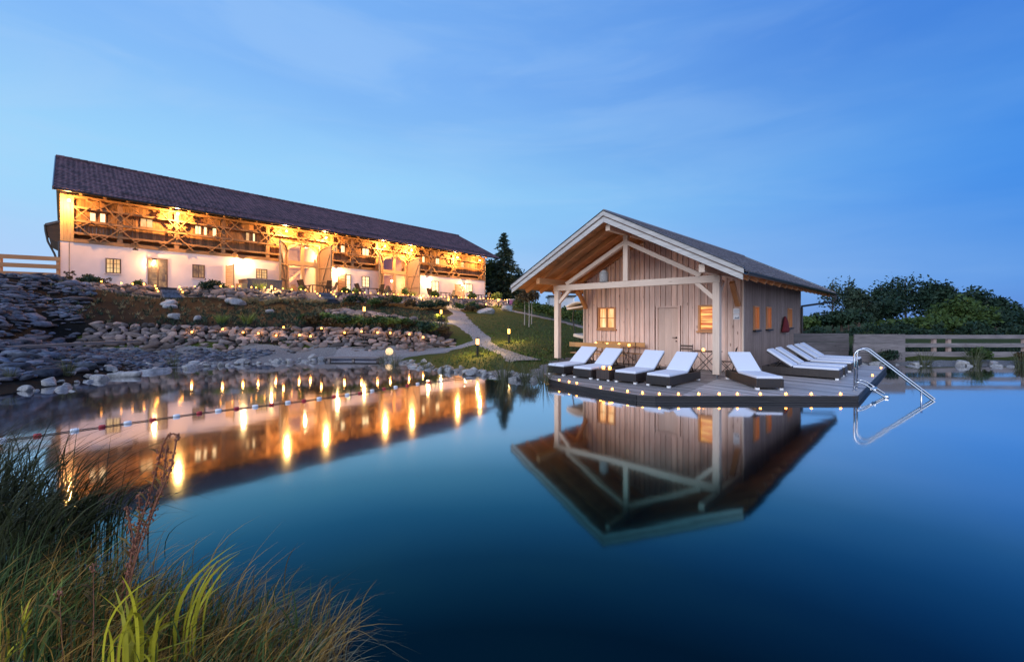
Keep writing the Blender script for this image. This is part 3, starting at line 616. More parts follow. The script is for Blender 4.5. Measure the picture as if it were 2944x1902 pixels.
# two arched glazed gates with warm rooms behind, and their open leaves
for gi, (a, b) in enumerate(ARCH):
    r = MB(); D = 5.0
    r.bx(a-.3, b+.3, D, D+.1, 4.0, 8.95); r.bx(a-.4, a-.3, .42, D, 4.0, 8.95); r.bx(b+.3, b+.4, .42, D, 4.0, 8.95); r.bx(a-.3, b+.3, .42, D, 8.95, 9.0)
    room = r.build('hall', plain('warm_hall_wall', (.70, .50, .32) if gi == 0 else (.60, .36, .22), .8), barn)
    r = MB(); r.bx(a-.3, b+.3, .42, D, 4.1, 4.2); r.build('hall_floor', MT['chairwood'], room)
    r = MB(); zc = 6.95; r.bx(a-.28, b+.28, 2.4, D-.01, zc, zc+.14); r.build('gallery', MT['cornerwood'], room)
    r = MB()
    if gi == 0:
        for k in range(7): r.box(((a+b)/2-1.1+.33*k, 3.2, 4.4+.36*k), (.34, .9, .06))
        r.beam((a+.1, 2.7, 4.3), (b-.2, 2.7, 6.9), .06, .22)
    else:
        r.lathe([(.02, 1.3), (.32, .9), (.2, .9), (.42, .4), (.3, .4), (.5, .05), (.05, .05)], (a+2.0, 2.2, 4.2), 12)
    r.build('staircase' if gi == 0 else 'decorative_tree', MT['chairwood'] if gi == 0 else MT['leaf_mid'], room)
    f = MB()
    f.bx(a, a+.13, -.05, .2, 4.15, SPR); f.bx(b-.13, b, -.05, .2, 4.15, SPR); f.bx((a+b)/2-.14+.0, (a+b)/2+.14, -.045, .2, 4.15, TOPA-.05)
    f.bx(a+.13, b-.13, -.055, .2, 6.88, 7.26)
    for x in ((a+.13), (b-.21)): f.bx(x, x+.08, -.03, .15, 4.2, 6.88)
    f.bx(a+.13, b-.13, -.03, .15, 4.15, 4.3); f.bx(a+.13, b-.13, -.03, .15, 6.76, 6.88)
    nseg = 14; P = [(a+(b-a)*k/nseg) for k in range(nseg+1)]
    for k in range(nseg):
        za, zb = archz(P[k], a, b), archz(P[k+1], a, b)
        if k == 0: za = SPR
        f.prism([(P[k], -.06, za-.16), (P[k+1], -.06, zb-.16), (P[k+1], -.06, zb+.02), (P[k], -.06, za+.02)], (0, .28, 0))
    fo = f.build('arched_window', MT['gatewood'], barn)
    p = MB(); p.bx(a+.05, b-.05, .05, .062, 4.2, SPR-.02)
    p.prism([(P[k], .05, archz(P[k], a, b)-.05) for k in range(1, nseg)]+[(P[-2], .05, SPR-.02), (P[1], .05, SPR-.02)], (0, .012, 0))
    p.build('pane', MT['glass'], fo)
    l = MB(); zz_ = 8.2 if gi == 0 else 6.2; l.lathe([(.02, .16), (.10, .1), (.12, 0), (.08, -.08), (.02, -.1)], ((a+b)/2+.75, 1.6, zz_), 10); lo_ = l.build('hall_lamp', MT['bulb'], room)
    plamp(room, ((a+b)/2+.75, 1.35, zz_-.15), 420 if gi == 0 else 200, (1, .66, .33), .12)
    plamp(room, ((a+b)/2-.5, 2.0, 6.0), 330 if gi == 0 else 220, (1, .62, .30), .12)
    for sgn in (-1, 1):
        hx = a-.04 if sgn < 0 else b+.05
        ds, dd = ((-1.12, 1.22) if gi == 0 else (-1.15, 1.12)) if sgn < 0 else ((.50, 1.45) if gi == 0 else (.62, 1.48))
        L = math.hypot(ds, dd); ux = Vector((ds/L, -dd/L, 0)); nrm = Vector((0, 0, 1)).cross(ux)*(-sgn)
        H0 = Vector((hx, -.10, 0)); base = 4.22
        prof = [SPR-.0+(TOPA+.02-SPR)*math.sqrt(max(0, 1-(1-t_)**2)) for t_ in np.linspace(0, 1, 8)]
        poly = [H0+Vector((0, 0, base)), H0+ux*L+Vector((0, 0, base))]+[H0+ux*(L*t_)+Vector((0, 0, z_)) for t_, z_ in zip(np.linspace(1, 0, 8), prof[::-1])]
        q = MB(); q.prism([p_-nrm*.03 for p_ in poly], nrm*.06); leaf = q.build('gate_leaf', MT['chairwood'], barn)
        q = MB()
        def brd(s0, z0, s1, z1, h_=.16): q.beam(H0+ux*s0+nrm*.055+Vector((0, 0, z0)), H0+ux*s1+nrm*.055+Vector((0, 0, z1)), .05, h_, nrm)
        brd(.04, 4.25, .04, SPR, .14); brd(L-.06, 4.25, L-.06, TOPA, .12); brd(.1, 5.45, L-.1, 5.45); brd(.1, 6.75, L-.1, 6.75); brd(.12, 4.5, L-.15, 8.1, .13)
        for t0, t1 in zip(np.linspace(0, .95, 7)[:-1], np.linspace(0, .95, 7)[1:]):
            za = SPR+(TOPA-SPR)*math.sqrt(1-(1-t0)**2)-.1; zb = SPR+(TOPA-SPR)*math.sqrt(1-(1-t1)**2)-.1; brd(L*t0, za, L*t1, zb, .18)
        q.build('ledge_frame', MT['gatewood'], leaf)
# wall lamps
def walllamp(x, z, y, power, globe=.07, arm=True):
    r = MB(); r.tube([(x, y+.02 if y > -.3 else 0, z+.14), (x, y-.12, z+.16), (x, y-.18, z+.08)], .014, 6); r.lathe([(.03, .09), (.12, .035), (.13, .02)], (x, y-.18, z), 12)
    o = r.build('wall_lamp', MT['black'], barn)
    l = MB(); l.lathe([(.015, .03), (globe*.8, .0), (globe, -.05), (globe*.7, -.11), (.01, -.13)], (x, y-.18, z), 12); l.build('bulb', MT['bulb'], o)
    plamp(o, (x, y-.20, z-.20), power, (1, .60, .25), .07)
for x, z, p in [(4.82, 6.22, 230), (10.7, 6.72, 650), (19.05, 6.66, 560), (30.4, 6.52, 620), (36.4, 6.25, 480)]: walllamp(x, z, -.02, p)
r = MB(); r.tube([(3.72, 0, 7.0), (3.72, -.35, 7.02), (3.72, -.42, 6.98)], .016, 6); r.lathe([(.02, .12), (.05, .05), (.17, -.05), (.17, -.07)], (3.72, -.42, 6.92), 12); r.build('pendant_shade', MT['black'], barn)
for x, z, p in [(.35, 9.62, 800), (6.1, 9.8, 1600), (13.97, 9.7, 1650), (17.6, 9.65, 1600), (24.1, 9.65, 1700), (27.6, 9.65, 1700), (34.6, 9.55, 1750), (38.6, 9.6, 800)]:
    r = MB(); r.tube([(x, -.02, z+.12), (x, -.80, z+.1)], .014, 6); o = r.build('eave_lamp', MT['black'], barn)
    l = MB(); l.lathe([(.02, .05), (.07, .0), (.07, -.06), (.02, -.09)], (x, -.78, z+.04), 10); l.build('bulb', MT['bulb'], o)
    plamp(o, (x, -.82, z-.16), p, (1, .47, .125), .07)
# ------------------------------------------------------------------ sauna hut (local x = along the front, y = depth)
hut = empty('sauna_hut', (HO[0], HO[1], 0), math.atan2(HV[1], HV[0]))
tag(hut, 'pale timber hut with open gabled porch standing on the pond deck', 'hut')
FL = .25; WX = 3.14; WY0, WY1 = 2.0, 10.75
AP = 5.36; EA, EZ = 4.12, 3.20; SL = (AP-EZ)/EA
def roofz(x): return AP-abs(x)*SL
FOV, BOV = -1.415, 12.95
OPN = [(-2.42, -1.60, 1.55, 2.44), (.13, 1.05, FL, 2.44), (1.70, 2.32, 1.55, 2.45)]
f = MB(); x = -WX; k = 0
while x < WX-.01:
    wd = (.155, .06)[k % 2]*(1+.15*(random.random()-.5)); x1 = min(x+wd, WX)
    y0 = WY0-(.0 if k % 2 == 0 else .034); xm = (x+x1)/2
    ztop = roofz(xm)-.22; cuts = sorted([(z0, z1) for a, b, z0, z1 in OPN if a-.015 < xm < b+.015])
    zc = FL-.05; segs = []
    for z0, z1 in cuts:
        if z0 > zc+.02: segs.append((zc, z0))
        zc = z1
    segs.append((zc, ztop))
    for z0, z1 in segs: f.bx(x+.004, x1-.004, y0, y0+.03+(.03 if k % 2 else 0), z0, z1)
    x = x1; k += 1
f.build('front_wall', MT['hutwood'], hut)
f = MB()
f.prism([(-WX+.02, WY0+.12, FL-.05), (WX-.02, WY0+.12, FL-.05), (WX-.02, WY0+.12, roofz(WX)-.2), (0, WY0+.12, AP-.25), (-WX+.02, WY0+.12, roofz(WX)-.2)], (0, .1, 0)); f.build('gable_wall', MT['hutwood'], hut); f = MB()
f.prism([(-WX+.02, WY1-.1, FL-.05), (WX-.02, WY1-.1, FL-.05), (WX-.02, WY1-.1, roofz(WX)-.2), (0, WY1-.1, AP-.25), (-WX+.02, WY1-.1, roofz(WX)-.2)], (0, .1, 0))
f.build('gable_wall', MT['hutwood'], hut)
SOP = [(3.15, 3.75, 1.58, 2.42), (4.75, 5.35, 1.58, 2.42), (8.1, 8.75, 1.58, 2.42)]
for sx, nm in ((1, 'side_wall'), (-1, 'side_wall')):
    f = MB(); y = WY0+.0; k = 0
    while y < WY1:
        wd = (.05, .065)[k % 2]; y1 = min(y+wd, WY1); ym = (y+y1)/2
        xo = WX-.03+(-.05 if k % 2 == 0 else .0)
        segs = [(FL-.1, roofz(WX)-.06)]
        if sx > 0 and any(a < ym < b for a, b, _, _ in SOP): segs = [(FL-.1, 1.58), (2.42, roofz(WX)-.06)]
        for z0, z1 in segs: f.bx(*sorted((sx*xo, sx*(xo+.03))), y, y1-.003, z0, z1, .1 if k % 2 == 0 else None)
        y = y1; k += 1
    f.bx(*sorted((sx*(WX-.16), sx*(WX-.08))), WY0+.25, WY1-.12, FL-.1, roofz(WX)-.1)
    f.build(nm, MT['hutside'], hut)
f = MB(); f.bx(WX-.02, WX+.03, WY0-.035, WY0+.05, FL-.05, roofz(WX)-.15); f.build('corner_trim', MT['hutbeam'], hut); f = MB(); f.bx(-WX-.03, -WX+.02, WY0-.035, WY0+.05, FL-.05, roofz(WX)-.15); f.build('corner_trim', MT['hutbeam'], hut)
f = MB(); f.bx(-WX+.25, WX-.25, WY0+.3, WY1-.2, FL-.1, FL-.02); f.build('floor', MT['greywood'], hut)
# windows, door
window(hut, (-2.42, WY0, 1.55), (1, 0, 0), (0, -1, 0), .82, .89, 2, 2, MT['soffit'], MT['hutlit'], fw=.065, dep=.12, inset=.05)  # orange wood on the hut window frames stands in for lamp glow on them
window(hut, (1.70, WY0, 1.55), (1, 0, 0), (0, -1, 0), .62, .90, 1, 1, MT['soffit'], MT['sauna'], fw=.065, dep=.12, inset=.05)
for a, b, z0, z1 in SOP: window(hut, (WX, a, z0), (0, 1, 0), (1, 0, 0), b-a, z1-z0, 2, 1, MT['soffit'], MT['sauna'] if a < 8 else MT['litdim'], fw=.05, dep=.16, inset=.06, sm=MT['darkmetal'])
f = MB(); f.bx(.13, .20, WY0-.035, WY0+.08, FL, 2.44); f.bx(.98, 1.05, WY0-.035, WY0+.08, FL, 2.44); f.bx(.20, .98, WY0-.035, WY0+.08, 2.37, 2.44); fr = f.build('door', MT['hutwood'], hut)
f = MB(); x = .203
for k in range(3): f.bx(x, x+.256, WY0-.0+.02, WY0+.06, FL+.01, 2.365); x += .259
f.build('door_leaf', MT['door'], fr)
f = MB(); f.tube([(.90, WY0+.02, 1.28), (.90, WY0-.05, 1.28), (.78, WY0-.055, 1.28)], .012, 6); f.bx(.875, .925, WY0+.005, WY0+.022, 1.25, 1.31); f.bx(.875, .925, WY0+.0, WY0+.022, 1.13, 1.17); f.build('handle', MT['black'], fr)
# porch frame
for s in (-1, 1):
    f = MB(); z0 = .31 if s > 0 else .42
    f.bx(s*3.01-.10, s*3.01+.10, -.10, .10, z0, 3.06); po = f.build('post', MT['hutbeam'], hut, bevel=.012)
    f = MB(); f.bx(s*3.01-.02, s*3.01+.02, -.02, .02, z0-.12, z0); f.bx(s*3.01-.09, s*3.01+.09, -.09, .09, z0-.125, z0-.11); f.build('post_foot', MT['zinc'], po)
    f = MB(); f.beam((s*2.40, 0, 3.09), (s*2.93, 0, 2.60), .12, .10, (0, 1, 0)); f.build('knee_brace', MT['hutbeam'], hut)
    f = MB(); f.beam((s*3.01, .5, 3.12), (s*3.01, .06, 2.62), .10, .10, (1, 0, 0)); f.build('knee_brace', MT['hutbeam'], hut)
    f = MB(); f.beam((s*3.01, 1.35, 3.15), (s*3.01, 1.95, 2.42), .13, .15, (1, 0, 0)); f.build('knee_brace', MT['soffit'], hut)
    f = MB(); f.bx(s*3.01-.08, s*3.01+.08, FOV+.22, WY0, 3.28, 3.50); f.build('purlin', MT['hutbeam'] if s > 0 else MT['soffit'], hut)
    f = MB(); f.beam((s*2.55, 0, 3.30), (s*.06, 0, 4.60), .14, .17, (0, 1, 0)); f.build('strut', MT['hutbeam'], hut)
f = MB(); f.bx(-3.16, 3.12, -.085, .085, 3.06, 3.28); f.build('tie_beam', MT['hutbeam'], hut, bevel=.01)
f = MB(); f.bx(-.09, .09, -.08, .08, 3.28, 4.86); f.build('king_post', MT['hutbeam'], hut, bevel=.01)
f = MB(); f.bx(-.08, .08, FOV+.22, WY0, 4.86, 5.06); f.build('ridge_beam', MT['hutbeam'], hut)
# roof
f = MB()
for s in (-1, 1):
    d = Vector((s*EA, 0, EZ-AP))
    tiles(f, (0, FOV-.02, AP+.05), (0, 1, 0), d, BOV-FOV+.04, d.length+.05, 24, .16, .006, .032, 3, .035)
rf = f.build('roof', MT['shingle'], hut)
f = MB()
for s in (-1, 1):
    n_ = 26
    for k in range(n_):
        a, b = EA*k/n_, EA*(k+1)/n_
        f.prism([(s*a, FOV+.03, roofz(a)-.03), (s*(b-.004), FOV+.03, roofz(b-.004)-.03), (s*(b-.004), FOV+.03, roofz(b-.004)-.05), (s*a, FOV+.03, roofz(a)-.05)], (0, BOV-FOV-.06, 0))
f.build('soffit', MT['soffit'], rf)
f = MB(); n_ = 0
for y in np.arange(FOV+.75, BOV-.3, .85):
    for s in (-1, 1): f.beam((s*.05, y, AP-.17), (s*(EA-.05), y, roofz(EA-.05)-.15), .09, .16)
f.build('rafters', MT['soffit'], rf)
for y0, mt_ in ((FOV-.035, 'barge'), (BOV+.0, 'barge')):
    for s in (-1, 1):
        f = MB(); f.prism([(s*.002, y0, AP+.03), (s*(EA+.02), y0, roofz(EA+.02)+.03), (s*(EA+.02), y0, roofz(EA+.02)-.21), (s*.002, y0, AP-.26)], (0, .04, 0)); f.build('barge_board', MT[mt_], rf)
        f = MB(); f.prism([(s*.002, y0-.045, AP+.125), (s*(EA+.06), y0-.045, roofz(EA+.06)+.125), (s*(EA+.06), y0-.045, roofz(EA+.06)+.095), (s*.002, y0-.045, AP+.095)], (0, .09, 0)); f.build('flashing', MT['darkmetal'], rf)
        f = MB(); f.prism([(s*.002, y0-.018, AP-.052), (s*(EA+.03), y0-.018, roofz(EA+.03)-.032), (s*(EA+.03), y0-.018, roofz(EA+.03)-.062), (s*.002, y0-.018, AP-.085)], (0, .017, 0)); f.build('painted_shadow_strip', MT['darkwood'], rf)  # thin dark strip drawn as the shadow line between the two barge boards
        f = MB(); f.prism([(s*.002, y0-.03, AP+.09), (s*(EA+.05), y0-.03, roofz(EA+.05)+.09), (s*(EA+.05), y0-.03, roofz(EA+.05)-.03), (s*.002, y0-.03, AP-.05)], (0, .029, 0)); f.build('barge_board', MT[mt_], rf)
f = MB(); f.tube([(0, FOV-.03, AP+.09), (0, BOV+.03, AP+.09)], .07, 8); f.build('ridge_cap', MT['shingle'], rf)
for s in (-1, 1):
    f = MB(); r_ = .075; P = [(r_*math.cos(PI+PI*k/8), r_*math.sin(PI+PI*k/8)) for k in range(9)]
    vv = [(s*(EA+.09)+px, y, EZ-.02+pz) for y in (FOV-.02, BOV+.05) for px, pz in P]+[(s*(EA+.09)+px*.86, y, EZ-.02+pz*.86) for y in (FOV-.02, BOV+.05) for px, pz in P]
    ff = []
    for k in range(8): ff += [(k, k+1, 10+k, 9+k), (18+k, 27+k, 28+k, 19+k), (k, 18+k, 19+k, k+1), (9+k, 10+k, 28+k, 27+k)]
    ff += [(0, 9, 27, 18), (8, 26, 35, 17)]
    f.add(vv, ff, .5); f.build('gutter', MT['darkmetal'] if s > 0 else MT['zinc'], rf)
f = MB(); f.tube([(EA+.09, BOV-.25, EZ-.08), (EA+.09, BOV-.25, EZ-.3), (EA-.05, BOV-.4, EZ-.42), (WX+.06, WY1-.1, 2.55), (WX+.06, WY1-.12, 2.45), (WX+.06, WY1-.12, .2)], .05, 8); f.build('downpipe', MT['darkmetal'], hut)
# things fixed loosely to the hut
o = MB()
for z0, z1 in ((2.13, 2.31), (1.95, 2.115)): o.bx(2.86, 3.06, WY0-.034, WY0-.028, z0, z1)
pa = o.build('notice_sheet', MT['paper']); pa.location = hut.location; pa.rotation_euler = hut.rotation_euler; tag(pa, 'white printed notice pinned to the hut front beside its right corner', 'notice')
o = MB()
for k in range(5): o.bx(2.88, 3.04-.03*(k % 2), WY0-.0365, WY0-.0345, 2.27-.026*k, 2.276-.026*k)
o.prism([(2.89, WY0-.0365, 1.98), (2.93, WY0-.0365, 2.03), (2.97, WY0-.0365, 2.0), (3.03, WY0-.0365, 2.05), (3.03, WY0-.0365, 1.97), (2.89, WY0-.0365, 1.97)], (0, .002, 0)); o.build('printing', MT['ink'], pa)
# hanging robe
vv, ff = [], []
for j, (z, wd, bu) in enumerate([(2.05, .05, .03), (1.98, .12, .06), (1.85, .20, .10), (1.65, .30, .13), (1.48, .40, .14), (1.42, .38, .10)]):
    for k in range(9):
        t_ = k/8*2-1; fold = .025*math.sin(k*2.1+j)*(j/5)
        vv.append((WX+.06+bu*(1-t_*t_)+fold, 7.25+t_*wd+.15*(j/5)*(k > 5), z))
for j in range(5):
    for k in range(8): ff.append((j*9+k, j*9+k+1, (j+1)*9+k+1, (j+1)*9+k))
o = MB(); o.add(vv, ff, .5); ro = o.build('bathrobe', MT['redcloth'], None, True); ro.location = hut.location; ro.rotation_euler = hut.rotation_euler; tag(ro, 'dark red bathrobe hanging on the shaded side wall of the hut', 'bathrobe')
sm = ro.modifiers.new('thick', 'SOLIDIFY'); sm.thickness = .03
# woven dome lantern on the tie beam
o = MB(); o.lathe([(.02, .0), (.15, .0), (.155, .05), (.15, .1), (.16, .16), (.155, .25), (.14, .33), (.10, .40), (.04, .44), (.01, .45)], (-.90, .0, 3.29), 18)
for z in np.arange(.03, .36, .05): o.lathe([(.155, z), (.17, z+.015), (.155, z+.03)], (-.90, .0, 3.29), 18)
la = o.build('woven_lantern', plain('grey_wicker_cane', (.42, .40, .38), .8, 0, .6, 30), None, True); la.location = hut.location; la.rotation_euler = hut.rotation_euler; tag(la, 'grey dome-shaped woven lantern standing on the porch tie beam', 'lantern')
# ------------------------------------------------------------------ deck
DZ = .19
def clip(poly, n, c):  # keep points with n.p <= c
    out_ = []
    for i in range(len(poly)):
        p, q = poly[i], poly[(i+1) % len(poly)]; dp, dq = n[0]*p[0]+n[1]*p[1]-c, n[0]*q[0]+n[1]*q[1]-c
        if dp <= 0: out_.append(p)
        if (dp < 0 < dq) or (dq < 0 < dp): t = dp/(dp-dq); out_.append((p[0]+(q[0]-p[0])*t, p[1]+(q[1]-p[1])*t))
    return out_
def boards(mb, poly, d, w=.125, gap=.010, z=DZ, th=.028):
    d = np.array(d)/np.linalg.norm(d); n = (-d[1], d[0]); pr = [n[0]*p[0]+n[1]*p[1] for p in poly]; c = min(pr)
    while c < max(pr):
        q = clip(clip(poly, n, c+w-gap), (-n[0], -n[1]), -c)
        if len(q) > 2:
            o_ = random.random()*30
            pts = [(x, y, z-th) for x, y in q]+[(x, y, z) for x, y in q]; k = len(q)
            gr = [(x*d[0]+y*d[1]+o_, x*n[0]+y*n[1]+o_, zz) for x, y, zz in pts]
            mb.add(pts, [tuple(range(k-1, -1, -1)), tuple(range(k, 2*k))]+[(i, (i+1) % k, k+(i+1) % k, k+i) for i in range(k)], None, gr)
        c += w
CR = (8.06, 10.15); CF = (CR[0]+HU[0]*8.3, CR[1]+HU[1]*8.3)
EDGE = [(1.05, 14.25), (1.12, 12.95), (1.5, 12.1), (2.25, 11.1), (2.95, 10.28), (3.35, 10.15), CR, CF]
deck = empty('sun_deck', (3.9, 10.2, 0)); tag(deck, 'silvery board deck jutting into the pond around the hut', 'deck')
def at_deck(o): o.location = (-3.9, -10.2, 0); return o
SEAM = [(6.14, 12.98), (3.95, 10.15)]
mb = MB(); boards(mb, [SEAM[1], (3.35, 10.15), (2.95, 10.28), (2.25, 11.1), (1.5, 12.1), (1.12, 12.95), (1.05, 14.25), (2.6, 15.9), hp(-3.1, 1.98), hp(3.1, 1.98), SEAM[0]], (.7, -.715)); at_deck(mb.build('decking', MT['deckA'], deck))
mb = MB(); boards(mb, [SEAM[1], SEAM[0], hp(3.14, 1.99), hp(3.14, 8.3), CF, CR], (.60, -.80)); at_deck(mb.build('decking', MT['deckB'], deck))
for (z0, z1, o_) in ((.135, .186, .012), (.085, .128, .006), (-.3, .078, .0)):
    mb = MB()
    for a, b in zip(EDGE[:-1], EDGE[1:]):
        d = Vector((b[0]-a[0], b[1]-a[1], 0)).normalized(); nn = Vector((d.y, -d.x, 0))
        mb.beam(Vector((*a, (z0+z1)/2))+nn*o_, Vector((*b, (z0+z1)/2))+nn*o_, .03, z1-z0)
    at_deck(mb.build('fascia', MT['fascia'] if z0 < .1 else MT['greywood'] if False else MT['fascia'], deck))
# ------------------------------------------------------------------ loungers
def make_lounger():
    r = empty('sun_lounger')
    f = MB(); w, L = .66, 2.02
    f.bx(-w/2, -w/2+.06, 0, L, .05, .27); f.bx(w/2-.06, w/2, 0, L, .05, .27); f.bx(-w/2+.06, w/2-.06, 0, .06, .051, .269); f.bx(-w/2+.06, w/2-.06, L-.06, L, .051, .269); f.bx(-w/2+.06, w/2-.06, .06, 1.2, .2, .262)
    f.build('frame', MT['wicker'], r, bevel=.008)
    ang = math.radians(34); py = 1.17; Lb = .88
    def slab(mb, th, off, w_, l0, l1):
        c_, s_ = math.cos(ang), math.sin(ang); V = []
        for l in (l0, l1):
            for t_ in (off, off+th): V.append((py+l*c_-t_*s_, .275+l*s_+t_*c_))
        mb.prism([(-w_/2, V[0][0], V[0][1]), (-w_/2, V[2][0], V[2][1]), (-w_/2, V[3][0], V[3][1]), (-w_/2, V[1][0], V[1][1])], (w_, 0, 0))
    m_ = MB(); m_.bx(-.315, .315, .015, py-.004, .275, .345); slab(m_, .07, .0, .63, .03, Lb); m_.build('mattress', MT['mattress'], r, smooth=False, bevel=.022, seg=3)
    b_ = MB(); slab(b_, .035, -.04, .60, .0, Lb-.03); b_.build('backrest', MT['wicker'], r)
    b_ = MB()
    for s in (-.26, .26): b_.tube([(s, py+.42*math.cos(ang), .25+.42*math.sin(ang)), (s, py+.62, .14)], .014, 6)
    b_.tube([(-.26, py+.62, .14), (.26, py+.62, .14)], .014, 6); b_.build('prop', MT['black'], r)
    for sx in (-1, 1):
        for y in (.06, L-.06): b_ = MB(); b_.bx(sx*(w/2-.045)-.04, sx*(w/2-.045)+.04, y-.04, y+.04, 0, .05); b_.build('foot', MT['white'], r)
    return r
RZ1 = math.atan2(HV[1], HV[0]); RZ2 = math.atan2(HU[1], HU[0])
LG = [((1.375, 13.80), RZ1, 'white lounger at the left end of the front row, beside the gravel'), ((2.085, 13.02), RZ1, 'white lounger left of the small wicker table with two candles'), ((3.135, 12.09), RZ1, 'white lounger right of the small wicker table with two candles'), ((3.83, 11.46), RZ1, 'white lounger just left of the right porch post, nearest the deck edge'), ((6.49, 10.94), -.09, 'white lounger facing the camera, just right of the right porch post')]
for i, t_ in enumerate((0, 1.05, 2.6, 3.8, 4.75)):
    q = np.array([9.5, 12.62])+HU*(t_+.33)
    LG.append(((q[0], q[1]), RZ2, ['white lounger by the hut side wall, nearest the camera of its row of five', 'white lounger second from the front in the row by the side wall', 'white lounger in the middle of the row of five by the side wall', 'white lounger second from the back in the row by the side wall', 'white lounger at the far back of the side wall row, nearest the plank fence'][i]))
L0 = make_lounger()
for i, ((x, y), rz, lab) in enumerate(LG):
    o = L0 if i == 0 else copy_tree(L0)
    o.location = (x, y, DZ); o.rotation_euler = (0, 0, rz+random.uniform(-.022, .022)); tag(o, lab, 'sun lounger', 'loungers in front of the porch' if i < 5 else 'loungers along the hut side wall')
sf = empty('wicker_side_table', (2.76, 12.72, DZ), RZ1); tag(sf, 'small dark wicker table between two loungers with two candles on it', 'side table')
m_ = MB(); m_.bx(-.21, .21, -.21, .21, .04, .30); m_.build('body', MT['wicker'], sf, bevel=.008)
m_ = MB(); m_.bx(-.22, .22, -.22, .22, .301, .316); m_.build('table_top', MT['darkwood'], sf)
for sx in (-1, 1):
    for sy in (-1, 1): m_ = MB(); m_.bx(sx*.17-.03, sx*.17+.03, sy*.17-.03, sy*.17+.03, 0, .04); m_.build('foot', MT['white'], sf)
# ------------------------------------------------------------------ porch furniture
def bench(a0, a1, b, back, lab):
    r = empty('backrest_bench', (*hp((a0+a1)/2, b), DZ), RZ1); tag(r, lab, 'bench', 'benches at the porch table'); L = a1-a0
    m_ = MB(); m_.bx(-L/2, L/2, -.13, .13, .44, .465); m_.build('seat', MT['benchwood'], r)
    m_ = MB(); m_.bx(-L/2, L/2, back*.17-.012, back*.17+.012, .70, .87); m_.build('backrest', MT['benchwood'], r)
    for s in (-1, 1):
        m_ = MB(); x = s*(L/2-.35)
        m_.tube([(x, -.16, 0), (x, -.10, .44)], .014, 6); m_.tube([(x, .16, 0), (x, .10, .44)], .014, 6); m_.tube([(x, -.10, .43), (x, .10, .43)], .014, 6); m_.tube([(x-.03, back*.10, .43), (x-.03, back*.155, .86)], .013, 6); m_.tube([(x, -.13, .2), (x, .13, .2)], .010, 6); m_.tube([(x, 0, .2), (x-s*.4, 0, .43)], .010, 6); m_.build('leg', MT['black'], r)
bench(-2.62, -.36, .42, -1, 'orange board bench with backrest on the pond side of the porch table')
bench(-2.35, -.20, 1.58, 1, 'pinkish board bench with backrest against the hut wall')
r = empty('beer_table', (*hp(-1.35, 1.0), DZ), RZ1); tag(r, 'long folding porch table between two benches with four candles', 'table')
m_ = MB(); m_.bx(-1.1, 1.1, -.25, .25, .74, .765); m_.build('table_top', MT['benchwood'], r)
for s in (-1, 1):
    m_ = MB(); x = s*.78
    for y in (-.2, .2): m_.tube([(x, y, 0), (x, y, .74)], .015, 6)
    m_.tube([(x, -.2, .12), (x, .2, .62)], .010, 6); m_.tube([(x, .2, .12), (x, -.2, .62)], .010, 6); m_.tube([(x, -.2, .1), (x, .2, .1)], .012, 6); m_.tube([(x, 0, .4), (x-s*.45, 0, .73)], .010, 6); m_.build('leg', MT['black'], r)
r = empty('bistro_table', (*hp(2.35, .95), DZ), RZ1); tag(r, 'folding bistro table with crossed black legs and one candle', 'table')
m_ = MB()
for k in range(6): m_.bx(-.42, .42, -.29+.098*k, -.29+.098*k+.088, .715, .735)
m_.build('table_top', MT['darkwood'], r)
for y in (-.26, .26):
    m_ = MB(); m_.tube([(-.36, y, 0), (.30, y, .71)], .011, 6); m_.tube([(.36, y, 0), (-.30, y, .71)], .011, 6); m_.build('leg', MT['black'], r)
m_ = MB(); m_.tube([(-.36, -.26, .01), (-.36, .26, .01)], .010, 6); m_.tube([(.36, -.26, .01), (.36, .26, .01)], .010, 6); m_.build('stretcher', MT['black'], r)
def bistro_chair(loc, rz, lab):
    r = empty('folding_chair', loc, rz); tag(r, lab, 'chair', 'folding chairs at the bistro table')
    m_ = MB()
    for k in range(5): m_.bx(-.2, .2, -.18+.075*k, -.18+.075*k+.062, .44, .455)
    m_.build('seat', MT['darkwood'], r)
    m_ = MB()
    for z in (.70, .80): m_.box((0, .235+(z-.7)*.25, z+.035), (.40, .014, .065), None)
    m_.build('backrest', MT['darkwood'], r)
    for s in (-1, 1):
        m_ = MB(); m_.tube([(s*.205, -.24, 0), (s*.205, .16, .46), (s*.205, .28, .90)], .010, 6); m_.tube([(s*.19, .26, 0), (s*.19, -.17, .44)], .010, 6); m_.build('leg', MT['black'], r)
bistro_chair((*hp(1.52, 1.25), DZ), RZ1+.15, 'dark slatted folding chair left of the bistro table, facing the pond')
bistro_chair((*hp(3.02, .85), DZ), RZ1-1.35, 'dark slatted folding chair right of the bistro table, half behind the porch post')
